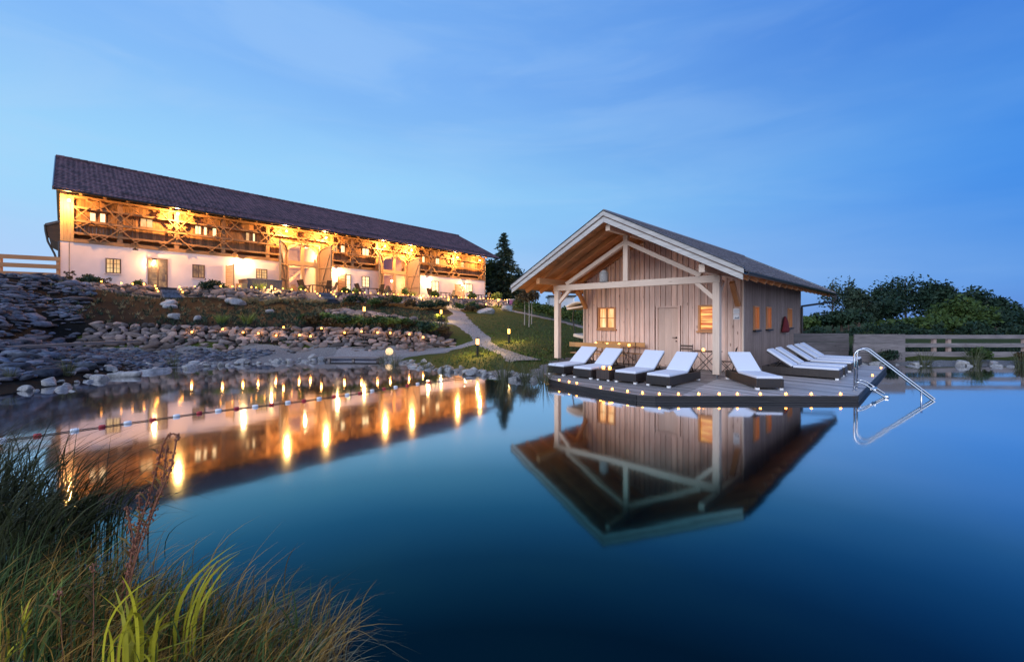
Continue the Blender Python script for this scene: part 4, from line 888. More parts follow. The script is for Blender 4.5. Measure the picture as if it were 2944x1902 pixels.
# ------------------------------------------------------------------ pool ladder
r = empty('pool_ladder', (8.56, 10.88, DZ)); tag(r, 'polished steel handrail ladder going from the deck corner into the water', 'pool ladder')
DD = Vector((1.36, -.78, 0)); Ld = DD.length; DD.normalize(); SID = Vector((HU[0], HU[1], 0))*.52
for k in (0, 1):
    o_ = SID*k; pts = [o_, o_+Vector((0, 0, .86))]
    for t_ in np.linspace(0, 1, 9)[1:]:
        an = PI-t_*(PI*.5+math.radians(33)); pts.append(o_+DD*(.17+.17*math.cos(an))+Vector((0, 0, .86+.17*math.sin(an))))
    pts.append(o_+DD*Ld+Vector((0, 0, -DZ-.03))); pts.append(o_+DD*(Ld+.15)+Vector((0, 0, -DZ-.13)))
    m_ = MB(); m_.tube(pts, .021, 10); m_.build('handrail', MT['steel'], r, True)
    m_ = MB(); pts = [o_+Vector((0, 0, .20)), o_+DD*.10+Vector((0, 0, .215)), o_+DD*.2+Vector((0, 0, .17)), o_+DD*.75+Vector((0, 0, -DZ-.05)), o_+DD*1.0+Vector((0, 0, -DZ-.3))]
    m_.tube(pts, .019, 10); m_.build('stringer', MT['steel'], r, True)
    m_ = MB(); m_.lathe([(.045, 0), (.045, .012), (.024, .02)], o_, 12); m_.build('base_plate', MT['steel'], r)
    q = o_+DD*(Ld*.80); m_ = MB(); m_.tube([q+Vector((0, 0, .14)), q+Vector((0, 0, -DZ-.4))], .018, 8); m_.build('post', MT['steel'], r, True) if k == 0 else None
for t_, z in ((.36, .05), (.60, -.10)):
    m_ = MB(); a = DD*t_+Vector((0, 0, z)); m_.beam(a+SID*.04, a+SID*.96, .10, .025); m_.build('step', MT['steel'], r)
# ------------------------------------------------------------------ swimming-area rope
FLT = [(-9.4, 6.0), (-8.9, 6.3), (-8.5, 6.55), (-8.1, 6.9), (-7.83, 7.18), (-7.54, 7.5), (-7.31, 7.76), (-7.1, 8.04), (-6.86, 8.31), (-6.63, 8.6), (-6.38, 8.88), (-6.15, 9.11), (-5.9, 9.32), (-5.63, 9.54), (-5.39, 9.76), (-5.15, 10.0), (-4.88, 10.2), (-4.64, 10.47), (-4.4, 10.74), (-4.16, 10.98), (-3.93, 11.25), (-3.73, 11.6), (-3.51, 11.94), (-3.27, 12.22), (-3.01, 12.5), (-2.78, 12.81), (-2.5, 13.1), (-2.2, 13.4)]
r = empty('float_rope', (*FLT[0], 0)); tag(r, 'rope of white and red floats stretched across the pond', 'float rope')
off = Vector((FLT[0][0], FLT[0][1], 0))
m_ = MB(); m_.tube([Vector((x, y, .062))-off for x, y in FLT]+[Vector((-1.2, 14.5, .1))-off], .009, 6); m_.build('rope', MT['bark'], r)
for i, (x, y) in enumerate(FLT):
    a = Vector(FLT[min(i+1, len(FLT)-1)]+(0,))-Vector(FLT[max(0, i-1)]+(0,)); a.normalize(); c_ = Vector((x, y, .065))-off
    m_ = MB(); h_ = .056 if i % 2 else .048
    m_.tube([c_-a*h_, c_-a*h_*.8, c_+a*h_*.8, c_+a*h_], [.02, .035, .035, .02] if i % 2 else [.014, .033, .033, .014], 10); m_.build('float', MT['white'] if i % 2 else MT['red'], r, True)
# ------------------------------------------------------------------ candles and lamps
cg = MB(); cg.lathe([(.038, 0), (.042, .02), (.042, .075), (.036, .075), (.034, .02), (.01, .015)], (0, 0, 0), 10)
CG = cg.build('candle', MT['candleglass'], None, True); cf = MB(); cf.lathe([(.004, .03), (.013, .045), (.010, .065), (.002, .085)], (0, 0, 0), 8); CFm = cf.build('flame', MT['flame'], CG, True)
_first = [True]
def candle(x, y, z, lab, grp, sc=1.0):
    if _first[0]: o = CG; _first[0] = False
    else: o = copy_tree(CG)
    o.location = (x, y, z+.002); o.scale = (sc, sc, sc); tag(o, lab, 'candle', grp); return o
for x, y in [(1.36, 12.55), (1.60, 12.2), (1.78, 11.95), (2.28, 11.2), (2.52, 10.95), (2.82, 10.62), (3.12, 10.4), (3.47, 10.25), (3.92, 10.25), (4.40, 10.25), (4.88, 10.25), (5.31, 10.25), (5.85, 10.25), (6.45, 10.25), (7.05, 10.25), (7.74, 10.25), (11.25, 13.58), (13.28, 15.66)]:
    candle(x, y, DZ, 'small lit candle standing on the rim of the deck above the water', 'candles along the deck rim', .6)
for a_ in (-1.88, -1.37, -.86, -.44): candle(*hp(a_, .98), DZ+.765, 'small lit candle on the long porch table between the benches', 'candles on the long porch table')
candle(*hp(2.28, .9), DZ+.735, 'single lit candle on the crossed-leg bistro table', None)
for a_, lab in ((-.1, 'lit candle on the left side of the small wicker table'), (.11, 'lit candle on the right side of the small wicker table')):
    q = Vector((2.76, 12.72))+Vector((HV[0], HV[1]))*a_; candle(q.x, q.y, DZ+.316, lab, None)
for s_ in np.r_[1.7, 2.6, 3.4, 3.75, 4.05, np.arange(6.7, 40.3, .62)]:
    if 14.4 < s_ < 16.4: continue
    d_ = d_edge(s_)+.12+random.uniform(-.12, .12); x, y = bp(s_+random.uniform(-.15, .15), d_); candle(x, y, 4.30+random.uniform(-.03, .05), 'tiny candle glowing on the edge of the barn terrace', 'candles along the barn terrace', 1.05)
STEP_C = []
for s_, d0 in ((4.55, 1.7), (5.95, 1.7), (14.9, 4.0), (16.35, 4.0)):
    for k in range(3):
        x, y = bp(s_, d0+.15+.42*k); candle(x, y, 4.22-.2*k, 'tiny candle beside the stone steps below the barn', 'candles beside the steps', 1.15)
WC = [(-15.6, 21.6, 1.3), (-14.3, 21.55, 1.42), (-13.25, 21.5, 1.27), (-12.5, 21.55, 1.22), (-11.6, 21.4, 1.12), (-11.45, 21.9, 1.52), (-10.5, 21.55, 1.13), (-9.95, 21.6, 1.08), (-9.6, 22.2, 1.46), (-8.4, 22.1, 1.24), (-7.6, 22.1, 1.30), (-6.8, 22.1, 1.24), (-6.2, 22.3, 1.22), (-5.3, 22.6, 1.14), (-4.6, 22.9, .98)]
# bollards
def make_bollard():
    r = empty('bollard_lamp'); m_ = MB(); m_.lathe([(.07, 0), (.07, .015), (.042, .02), (.042, .42), (.055, .425)], (0, 0, 0), 12); m_.build('stand', MT['black'], r)
    m_ = MB(); m_.lathe([(.05, .425), (.055, .44), (.055, .62), (.05, .63)], (0, 0, 0), 12); m_.build('glass', MT['bollardglass'], r, True); plamp(r, (0, 0, .53), 480, (1, .60, .20), .03)
    m_ = MB(); m_.lathe([(.06, .63), (.065, .635), (.062, .66), (.02, .68)], (0, 0, 0), 12); m_.build('cap', MT['black'], r)
    return r
BO = make_bollard()
for i, (x, y, z, lab, sc) in enumerate([(-1.42, 17.9, None, 'lit bollard lamp on the lawn nearest the pond, left of the hut', 1.12), (-.16, 22.2, None, 'lit bollard lamp on the lawn right of the winding path', 1.12), (-4.92, 30.2, None, 'lit bollard lamp left of the path bend among low plants', 1.25), (-1.66, 53.0, None, 'lit bollard lamp beside the conifer at the barn corner', 1.5), (-6.8, 46.6, None, 'lit bollard lamp at the foot of the barn terrace, by the path top', 1.4), (-8.9, 26.2, None, 'lit bollard lamp among the rockery stones above the dry wall', 1.25), (-18.9, 34.2, None, 'lit bollard lamp in the dry grass below the left arched gate', 1.3), (-9.3, 45.4, None, 'lit bollard lamp on the terrace rim beside the ramp', 1.3)]):
    o = BO if i == 0 else copy_tree(BO); o.location = (x, y, tz(x, y)-.01); o.scale = (sc, sc, sc); tag(o, lab, 'bollard lamp', 'garden bollard lamps')
m_ = MB(); m_.stone((0, 0, 0), (.18, .18, .18), np.eye(3), 3, 0, .5, 0); r = m_.build('globe_lamp', MT['globe'], None, True); r.location = (-5.85, 20.75, tz(-5.85, 20.75)+.17); tag(r, 'glowing globe lamp lying at the foot of the dry stone wall', 'globe lamp')
# ------------------------------------------------------------------ dry stone walls
def wall_from(name, base, top, rows, wmean, lab, mat, jit=.06, depth=.22, taper=True, flat=.62, cover=1.0, parent=None):
    base = np.array(base, float); top = np.array(top, float)
    sb = np.r_[0, np.cumsum(np.linalg.norm(np.diff(base, axis=0), axis=1))]; st = np.r_[0, np.cumsum(np.linalg.norm(np.diff(top, axis=0), axis=1))]
    L = max(sb[-1], st[-1]); mb = MB()
    fb = lambda t: np.array([np.interp(t*sb[-1], sb, base[:, i]) for i in range(3)]); ft = lambda t: np.array([np.interp(t*st[-1], st, top[:, i]) for i in range(3)])
    for r in range(rows):
        f = (r+.5)/rows; x = random.random()*.2
        while x < L:
            wd = wmean*random.choice((.5, .65, .8, .9, 1.1, 1.4, 1.8))*(1.25-.5*f); t = (x+wd/2)/L
            if t > 1: break
            p = fb(t)*(1-f)+ft(t)*f; H = np.linalg.norm(ft(t)-fb(t)); hr = H/rows*.5*random.uniform(.85, 1.35)
            a = fb(min(1, t+.01))-fb(max(0, t-.01)); ang = math.atan2(a[1], a[0])
            p = p+np.array([RNG.normal()*jit*.5, RNG.normal()*jit, RNG.normal()*jit*.4])
            if random.random() < cover: mb.stone(p, (wd*.70, depth*random.uniform(.8, 1.2), max(.05, hr*1.3)), rotm(ang+RNG.normal()*.12, RNG.normal()*.10, RNG.normal()*.12), 2, .14, None, flat, 7)
            x += wd
    o = mb.build(name, mat, parent, True)
    if lab: tag(o, lab, 'stone wall')
    return o
LB = [(-19.6, 19.3), (-16.8, 20.3), (-13.6, 20.7), (-10.4, 20.95), (-6.7, 21.35), (-4.8, 21.8), (-3.0, 22.5)]; LT = [(-20.1, 20.7), (-17.5, 21.7), (-14.1, 21.95), (-10.8, 22.15), (-7.0, 22.55), (-5.1, 23.05), (-3.2, 23.5)]
LBz = [(x, y-.12, tz(x, y)-.10) for x, y in LB]; LTz = [(x, y, tz(x, y)+.03) for x, y in LT]
wall_from('dry_stone_wall', LBz, LTz, 8, .38, 'long dry stone wall with candles in its niches, above the pond path', MT['stonewall'])
def wallpt(x, z):
    lb = np.array(LBz); lt = np.array(LTz); b_ = [np.interp(x, lb[:, 0], lb[:, i]) for i in range(3)]; t_ = [np.interp(x-.4, lt[:, 0], lt[:, i]) for i in range(3)]
    f = min(1, max(0, (z-b_[2])/(t_[2]-b_[2]+1e-6))); return b_[1]+(t_[1]-b_[1])*f-.27
for x, y, z in WC:
    c_ = candle(x, wallpt(x, z), z-.02, 'lit candle glowing in a niche of the long dry stone wall', 'candles in the dry stone wall', .95); plamp(c_, (0, -.02, .16), 5.5, (1, .46, .13), .03)
def bank(name, s0, s1, lab, drop=1.25, rows=5, cov=1.0):
    ss = np.arange(s0, s1+.01, 1.0); B_, T_ = [], []
    for s_ in ss:
        de = d_edge(s_); x, y = bp(s_, de+drop); B_.append((x, y, tz(x, y)-.02)); x, y = bp(s_, de-.1); T_.append((x, y, 4.22))
    return wall_from(name, B_, T_, rows, .45, lab, MT['stonewall'], .08, .26, cover=cov)
bank('stone_bank', -.6, 4.4, 'low stone bank below the barn left of the door steps')
bank('stone_bank', 6.0, 14.6, 'low stone bank below the hot tub terrace')
bank('stone_bank', 16.6, 27.5, 'low stone bank below the arched barn gates')
bank('stone_bank', 29.2, 40.6, 'low stone bank below the right end of the barn')
def steps(s0, s1, d0, n, lab):
    r = MB()
    for k in range(n): 
        a, b = bp(s0, d0+.4*k), bp(s1, d0+.4*k); c_ = bp((s0+s1)/2, d0+.4*k+.2); z = 4.18-.19*k
        r.box((c_[0], c_[1], z-.3), (s1-s0, .44, .6), Matrix(((BU[0], -BF[0]*-1, 0), (BU[1], BF[1], 0), (0, 0, 1))))
    o = r.build('stone_steps', MT['slab']); tag(o, lab, 'steps')
steps(4.75, 5.75, 1.7, 5, 'stone steps in front of the left barn door'); steps(15.1, 16.15, 4.0, 5, 'stone steps below the left arched gate')
r = MB()
for i in range(70):
    x, y = random.uniform(-13.4, -5.8), random.uniform(26.2, 33.5)
    if (y-26) < (-x-7)*.35-1.2 and False: continue
    if abs((y-(26.6+(-6-x)*.75))) > 2.0: continue
    sc = random.uniform(.18, .5); r.stone((x, y, tz(x, y)+.04), (sc, sc*.8, sc*.5), None, 2, .14)
for i in range(60):
    x = random.uniform(-12.5, -6.5); y = 26.8+(-6-x)*.72+random.uniform(-1.4, 1.2); sc = random.uniform(.2, .5); r.stone((x, y, tz(x, y)+.05), (sc, sc*.8, sc*.5), None, 2, .14)
o = r.build('rockery', MT['stonewall'], None, True); tag(o, 'reddish-lit rockery of flat stones on the slope below the arched gates', 'rockery')
# slab-stone embankment on the left
r = MB(); cnt = 0; EMB = [(-13.9, 11.2), (-14.2, 15.4), (-19.6, 19.6), (-24.2, 25.2), (-28.4, 27.6), (-33, 24), (-27, 13), (-16, 9.4)]
P_ = np.c_[RNG.uniform(-33, -13, 7600), RNG.uniform(9, 28, 7600)]; P_ = P_[inpoly(P_, EMB)]; Z_ = T(P_)
for (x, y), z in list(zip(P_, Z_))[:2700]:
    big = random.random() < .03; a = random.uniform(.36, .6) if big else random.uniform(.11, .30)
    r.stone((x, y, z+.02), (a*1.1, a*random.uniform(.55, 1.0), a*random.uniform(.28, .55)), rotm(.9+RNG.normal()*.5, -.12+RNG.normal()*.18, RNG.normal()*.15), 2, .13, None, .55, 7)
o = r.build('stone_embankment', MT['slab'], None, True); tag(o, 'bluish slab-stone embankment rising from the pond to the plank fence', 'stone embankment')
r = MB(); RUB = [(-13.6, 15.2), (-16, 16.5), (-19.6, 19.2), (-16.8, 20.1), (-13.6, 20.5), (-11, 20.6), (-11.5, 19), (-13.3, 17.6)]
P_ = np.c_[RNG.uniform(-20, -11, 2600), RNG.uniform(15, 21, 2600)]; P_ = P_[inpoly(P_, RUB)]; Z_ = T(P_)
for (x, y), z in list(zip(P_, Z_))[:900]:
    a = random.uniform(.04, .17)**1.0; r.stone((x, y, z+.01), (a*1.2, a, a*.6), None, 1, .13, None, .4, 5)
o = r.build('shore_rubble', MT['slab'], None, True); tag(o, 'loose rubble between the left embankment and the pond path', 'rubble', kind='stuff')
# ------------------------------------------------------------------ boulders
BMESH = []
for i in range(8):
    q = MB(); q.stone((0, 0, 0), (1.05, .86, .66), np.eye(3), 3, .15, random.random(), .4, 6); BMESH.append(q.build('boulder', MT['boulder'], None, True))
used = [False]*8
def boulder(x, y, sc, lab, grp, z=None, asp=None):
    i = random.randrange(8)
    if used[i]: o = BMESH[i].copy(); COL.objects.link(o)
    else: o = BMESH[i]; used[i] = True
    z = tz(x, y) if z is None else z
    o.location = (x, y, max(z, -.1)+sc*.22); o.rotation_euler = (RNG.normal()*.15, RNG.normal()*.15, random.uniform(0, 6.28)); k = asp or random.uniform(.75, 1.2)
    o.scale = (sc*k, sc, sc*random.uniform(.75, 1.1)); tag(o, lab, 'boulder', grp); return o
def shore(pts, n, smin, smax, spread, lab, grp):
    P = np.array(pts, float); seg = np.r_[0, np.cumsum(np.hypot(*np.diff(P, axis=0).T))]
    for i in range(n):
        t_ = (i+random.random())/n*seg[-1]; x = np.interp(t_, seg, P[:, 0])+RNG.normal()*spread; y = np.interp(t_, seg, P[:, 1])+abs(RNG.normal())*spread
        boulder(x, y, smin+(smax-smin)*random.random()**2.2, lab, grp)
shore([(-12.9, 10.7), (-12.8, 11.9), (-13.5, 14), (-13.5, 15.5), (-13.1, 17)], 40, .08, .30, .45, 'bluish-grey boulder on the left pond shore below the slab embankment', 'boulders on the left shore')
shore([(-13, 17.2), (-11.2, 18.2), (-9.3, 19.1), (-8.5, 19.9)], 60, .08, .26, .35, 'pale boulder on the shore below the dry stone wall', 'boulders below the dry stone wall')
shore([(-5.9, 19.6), (-4.9, 18.4), (-3.8, 17), (-2.2, 15.6), (-.9, 14.3), (.3, 13.5), (1.0, 13.1)], 96, .08, .25, .26, 'pale boulder along the shore between the globe lamp and the deck', 'boulders between globe lamp and deck')
shore([(14.2, 17.7), (17.4, 17.7), (20.4, 17.4), (24, 17.3)], 50, .09, .30, .25, 'pale boulder on the far right shore below the rail fence', 'boulders on the far right shore')
for x, y, sc, lab in [(-12.3, 12.0, .30, 'large rounded boulder at the waterline, leftmost of the big shore stones'), (-12.9, 13.6, .33, 'large bluish boulder beside the long flat stone on the left shore'), (-12.9, 15.7, .48, 'biggest rough boulder on the left shore'), (-12.4, 16.7, .36, 'rounded boulder just right of the biggest shore boulder'), (-20.9, 26.4, .42, 'white boulder of the cluster on the dark slope below the barn door'), (-20.4, 26.0, .36, 'second white boulder of the cluster on the dark slope'), (-21.3, 27.2, .34, 'upper white boulder of the cluster on the dark slope'), (-18.0, 23.3, .36, 'lone white boulder low on the dark slope'), (-17.0, 23.6, .30, 'white boulder beside the green grass tuft on the slope'), (-19.8, 30.8, .62, 'broad white boulder high on the slope below the hot tub'), (-19.1, 30.4, .50, 'white boulder leaning against the broad one below the hot tub'), (-16.1, 28.8, .38, 'pale boulder among the low plants in the middle of the slope'), (-2.66, 44.6, .95, 'big standing white boulder with a candle at the lawn edge below the barn'), (-.4, 50.2, .75, 'pink-lit boulder at the start of the upper path')]:
    boulder(x, y, sc, lab, None)
q = MB(); q.stone((0, 0, 0), (.6, .2, .13), np.eye(3), 3, .10, .4, .7); o = q.build('flat_boulder', MT['boulder'], None, True); o.location = (-12.9, 14.5, .10); o.rotation_euler = (0, -.05, .25); tag(o, 'long flat pinkish stone lying on the left shore', 'boulder')
candle(-2.66, 44.6, tz(-2.66, 44.6)+.88, 'candle on top of the big standing boulder', None, 1.5)
# planks / ledge
q = MB(); q.beam((-18.0, 15.15, .95), (-16.6, 19.2, .98), .35, .10); o = q.build('plank', MT['greywood']); tag(o, 'pale plank lying across the stone embankment', 'plank')
q = MB(); q.beam((-16.6, 13.1, .52), (-15.6, 14.2, .5), .3, .09); o = q.build('plank', MT['greywood']); tag(o, 'short plank at the left edge above the shore stones', 'plank')
q = MB()
for k in range(3): q.beam((-8.5+.0, 19.75+.2*k, .2), (-5.95, 19.6+.2*k, .2), .19, .05)
for x in (-8.3, -7.2, -6.1): q.bx(x-.05, x+.05, 19.7, 19.8, -.3, .18)
o = q.build('jetty', MT['greywood']); tag(o, 'low plank ledge over the water below the dry stone wall', 'jetty')
# ------------------------------------------------------------------ vegetation builders
def leaves(mb, C, R, n, ls, clumps=9, flat=1.0, seed=None, core=.35):
    C = np.array(C, float); R = np.array(R, float)
    d = RNG.normal(size=(clumps, 3)); d /= np.linalg.norm(d, axis=1)[:, None]; d[:, 2] = np.abs(d[:, 2])*1.0-.25
    cc = C+d*R*RNG.uniform(.35, .75, (clumps, 1)); cr = RNG.uniform(.34, .56, clumps)
    lum = RNG.uniform(0, 1, clumps); per = n//clumps
    for k in range(clumps):
        p = RNG.normal(size=(per, 3)); p /= np.linalg.norm(p, axis=1)[:, None]; p = cc[k]+p*R*cr[k]*(RNG.uniform(core, 1.1, (per, 1)))
        a = RNG.normal(size=(per, 3)); a /= np.linalg.norm(a, axis=1)[:, None]; b_ = np.cross(a, RNG.normal(size=(per, 3))); b_ /= np.linalg.norm(b_, axis=1)[:, None]+1e-9
        s_ = ls*RNG.uniform(.6, 1.4, (per, 1)); a *= s_; b_ *= s_*.55
        V = np.stack([p-a, p+b_, p+a, p-b_], 1).reshape(-1, 3); va = np.clip(lum[k]*.45+RNG.uniform(0, .55, per), 0, 1)
        mb.add(V.tolist(), (np.arange(per*4).reshape(-1, 4)).tolist(), np.repeat(va, 4).tolist())
    return mb
def tuft(mb, c, n, h, w, spread, lean=(0, 0), droop=.5, seg=5, var=None, hz=(.6, 1.1)):
    for i in range(n):
        a = random.uniform(0, 2*PI); r0 = spread*.4*math.sqrt(random.random()); hh = h*random.uniform(*hz); out = spread*random.uniform(.3, 1.2)
        dx, dy = math.cos(a)*out+lean[0]*hh, math.sin(a)*out+lean[1]*hh; dr = droop*random.random()
        pts, ws = [], []
        for k in range(seg+1):
            t_ = k/seg; pts.append((c[0]+math.cos(a)*r0+dx*t_**1.7, c[1]+math.sin(a)*r0+dy*t_**1.7, c[2]+hh*(t_-dr*t_**3*.55))); ws.append(w*(1-t_**2)*.95+w*.05)
        b_ = random.uniform(0, PI); mb.ribbon(pts, ws, (math.cos(b_), math.sin(b_), 0), random.random() if var is None else var)
BUSHES = {}
def bush_mesh(kind):
    mb = MB()
    if kind == 'round': leaves(mb, (0, 0, .5), (.62, .62, .5), 620, .085, 9); m_ = 'leaf_mid'
    elif kind == 'dark': leaves(mb, (0, 0, .45), (.8, .7, .45), 760, .075, 12); m_ = 'leaf_dark'
    elif kind == 'light': leaves(mb, (0, 0, .45), (.55, .55, .48), 520, .085, 8); m_ = 'leaf_light'
    elif kind == 'red': leaves(mb, (0, 0, .4), (.65, .6, .42), 520, .085, 9); m_ = 'leaf_red'
    elif kind == 'grass': tuft(mb, (0, 0, 0), 150, .75, .022, .42); m_ = 'leaf_light'
    elif kind == 'reed': tuft(mb, (0, 0, 0), 110, 1.0, .011, .42, droop=.6, hz=(.35, 1.1)); m_ = 'reed'
    elif kind == 'pale': tuft(mb, (0, 0, 0), 110, .6, .02, .4); m_ = 'tuft'
    elif kind == 'weed':
        for i in range(7):
            a = random.uniform(0, 6.28); h_ = random.uniform(.6, 1.1); tip = Vector((math.cos(a)*.25, math.sin(a)*.25, h_)); mb.tube([(math.cos(a)*.08, math.sin(a)*.08, 0), tip*.6, tip], .006, 4); leaves(mb, tip, (.14, .14, .16), 45, .04, 3); leaves(mb, tip*.6, (.16, .16, .16), 40, .045, 3)
        m_ = 'leaf_red'
    return mb.build('foliage', MT[m_])
def bush(kind, x, y, sc, lab, cat='shrub', grp=None, zs=1.0, z=None, name=None):
    nm = name or {'round': 'leafy_shrub', 'dark': 'dark_shrub', 'light': 'light_shrub', 'red': 'reddish_shrub', 'grass': 'grass_tuft', 'reed': 'reed_clump', 'pale': 'dry_grass_tuft', 'weed': 'tall_weed'}[kind]
    r = empty(nm, (x, y, (tz(x, y) if z is None else z)-.03), random.uniform(0, 6.28))
    if kind not in BUSHES: o = bush_mesh(kind); BUSHES[kind] = o
    else: o = BUSHES[kind].copy(); COL.objects.link(o)
    o.parent = r; o.scale = (sc, sc, sc*zs)
    tag(r, lab, cat, grp); return r
def tb(kind, s_, sc, lab, dd=-.6, **k): x, y = bp(s_, d_edge(s_)+dd); return bush(kind, x, y, sc, lab, **k)
tb('dark', 1.2, 1.05, 'dark rounded shrub against the barn wall near its left corner', -.4); tb('weed', .3, .9, 'thin weedy plant at the left corner of the barn', -.6); tb('weed', 2.1, .8, 'thin reddish plant right of the dark corner shrub', -.3)
tb('round', 3.75, .8, 'green shrub just left of the barn door', -.2); tb('dark', 7.6, 1.25, 'large dark shrub in front of the first privacy screen', -.2); tb('round', 8.25, .85, 'mid green shrub right of the large dark one', -.5)
tb('grass', 10.7, 1.15, 'round grass tuft in front of the hot tub', -.3); tb('grass', 12.75, .95, 'grass tuft at the foot of the left arched gate leaf', -.3); tb('light', 13.9, .8, 'light green plant before the left arched gate', -.4); tb('round', 18.0, 1.0, 'dense green shrub below the lattice screen', -.3); tb('light', 18.9, .9, 'light shrub right of the dense one below the lattice screen', -.3)
tb('light', 24.6, 1.1, 'yellow-green shrub before the right arched gate', -.4); tb('grass', 25.6, 1.2, 'tall lit grasses before the right arched gate leaf', -.4); tb('round', 28.7, 1.15, 'shrub beside the deckchairs right of the arched gate', -.4); tb('red', 31.5, 1.0, 'brownish low shrub at the terrace rim by the third table', -.3); tb('round', 34.3, 1.25, 'round shrub at the terrace rim near the last screen', -.4); tb('light', 38.6, 1.2, 'lit bush at the right corner of the barn', -.6); tb('light', 40.0, 1.3, 'tall lit plant just past the right corner of the barn', -1.2)
for k, (kind, x, y, sc, zs, lab) in enumerate([('grass', -15.5, 23.2, 1.0, .8, 'bright green grass tuft left of its twin above the dry wall'), ('grass', -14.1, 23.2, 1.05, .85, 'bright green grass tuft right of its twin above the dry wall'), ('red', -10.6, 23.2, .95, .8, 'brownish shrub above the middle of the dry wall, left of three'), ('round', -9.8, 23.4, .9, .75, 'mixed green shrub above the middle of the dry wall'), ('light', -8.7, 23.4, .8, .7, 'yellow-green shrub above the dry wall near the rockery lamp'), ('round', -7.6, 23.3, .75, .7, 'low green shrub above the right part of the dry wall'), ('light', -6.7, 23.6, .8, .7, 'lit low shrub above the right end of the dry wall'), ('round', -5.8, 24.1, .85, .75, 'rounded shrub closest to the right end of the dry wall'), ('light', -5.2, 30.4, .9, .6, 'lit low plants round the bollard at the path bend')]):
    bush(kind, x, y, sc, lab, zs=zs)
for i in range(15):
    t_ = i/14; x, y = bp(17.3+14.0*t_, 6.6+1.0*math.sin(i*1.3)+2.3*t_); bush(('dark', 'round', 'red')[i % 3], x, y, 1.1+.3*random.random(), 'bushy shrub in the hedge-like row on the slope below the arched gates', grp='hedge-like shrubs below the gates', zs=.85)
for i in range(16):
    t_ = i/15; x = -11.2+7.4*t_; y = 23.0+.9*t_+RNG.normal()*.25+.35
    bush(('round', 'dark', 'light', 'red')[i % 4], x, y, .7+.25*random.random(), 'low shrub in the lush green band above the right half of the dry wall', grp='shrubs above the dry wall', zs=.75)
for i in range(13):
    x, y = bp(8.6+6.2*(i/12), 5.8+random.uniform(0, .9)); bush('pale', x, y, .95, 'dry straw-coloured grass tuft at the foot of the bank below the hot tub', grp='dry grass below the hot tub bank', cat='grass tuft')
# low planting on the dark slope: nobody could count it
mb = MB(); P_ = np.c_[RNG.uniform(-26, -4, 2600), RNG.uniform(21, 40, 2600)]; P_ = P_[inpoly(P_, SOIL)]; Z_ = T(P_)
for (x, y), z in list(zip(P_, Z_))[:2600]:
    far_left = x < -18 and random.random() < .55
    if far_left: continue
    tuft(mb, (x, y, z-.02), 9, random.uniform(.16, .34), .03, .16, seg=3)
o = mb.build('ground_cover', MT['leaf_dark']); tag(o, 'scattered low plants covering the dark slope', 'ground cover', kind='stuff')
mb = MB(); 
for i in range(900):
    k = random.randrange(len(P_)); x, y = P_[k]; tuft(mb, (x, y, Z_[k]-.02), 7, random.uniform(.14, .28), .02, .14, seg=3)
o = mb.build('ground_cover', MT['tuft']); tag(o, 'scattered pale tufts on the dark slope', 'ground cover', kind='stuff')
# short lawn grass
mb = MB(); LAWN = [(-3.2, 17.8), (-.9, 15), (1, 15.4), (2.6, 18.3), (3.6, 21), (5.5, 30), (3.5, 42), (-2, 44), (-4, 33), (-2.6, 26), (-2.4, 20)]
P_ = np.c_[RNG.uniform(-4, 6, 26000), RNG.uniform(15, 44, 26000)]; P_ = P_[inpoly(P_, LAWN)]; keep = RNG.random(len(P_)) < np.clip(18/P_[:, 1], 0, 1)**2; P_ = P_[keep]; Z_ = T(P_)
for (x, y), z in zip(P_[:5200], Z_):
    a = random.uniform(0, PI); h_ = random.uniform(.04, .10); mb.ribbon([(x, y, z-.01), (x+RNG.normal()*.03, y+RNG.normal()*.03, z+h_)], [.05, .006], (math.cos(a), math.sin(a), 0))
o = mb.build('lawn_grass', MT['leaf_mid']); tag(o, 'short mown lawn grass between the paths', 'grass', kind='stuff')
for i, (x, y, sc, lab) in enumerate([(-13.4, 17.2, .8, 'reed clump on the shore below the left end of the dry wall'), (-14.0, 13.7, .8, 'reed clump between the big boulders on the left shore'), (-14.2, 12.3, .6, 'small reed clump at the left end of the shore'), (-5.7, 19.3, .75, 'reed clump right in front of the globe lamp'), (-4.9, 18.2, .9, 'grey reed clump right of the globe lamp'), (-3.2, 16.4, .75, 'reed clump among the shore stones halfway to the deck'), (-2.4, 15.7, .7, 'small dark reed clump among the shore stones nearer the deck'), (-.25, 13.75, 1.15, 'tall reed clump at the shore below the bollard lamp'), (.45, 13.45, .95, 'reed clump beside the deck corner, left of the tall one'), (.95, 13.0, 1.0, 'dark reed clump standing right against the deck corner'), (17.0, 17.9, 1.05, 'dark round reed clump on the far right shore'), (18.9, 17.8, 1.15, 'tall reed clump on the far right shore in front of the fence'), (20.6, 17.6, 1.0, 'reed clump near the right edge of the far shore'), (15.3, 18.2, .95, 'reed clump at the end of the plank fence')]):
    bush('reed', x, y, sc, lab, 'reeds')
for i, (x, y, lab) in enumerate([(15.8, 18.3, 'dark shrub on the far shore just right of the plank fence'), (19.6, 18.2, 'low green shrub between the far shore reeds'), (21.4, 18.0, 'reddish shrub at the right edge of the far shore')]): bush(('dark', 'round', 'red')[i], x, y, .75, lab)
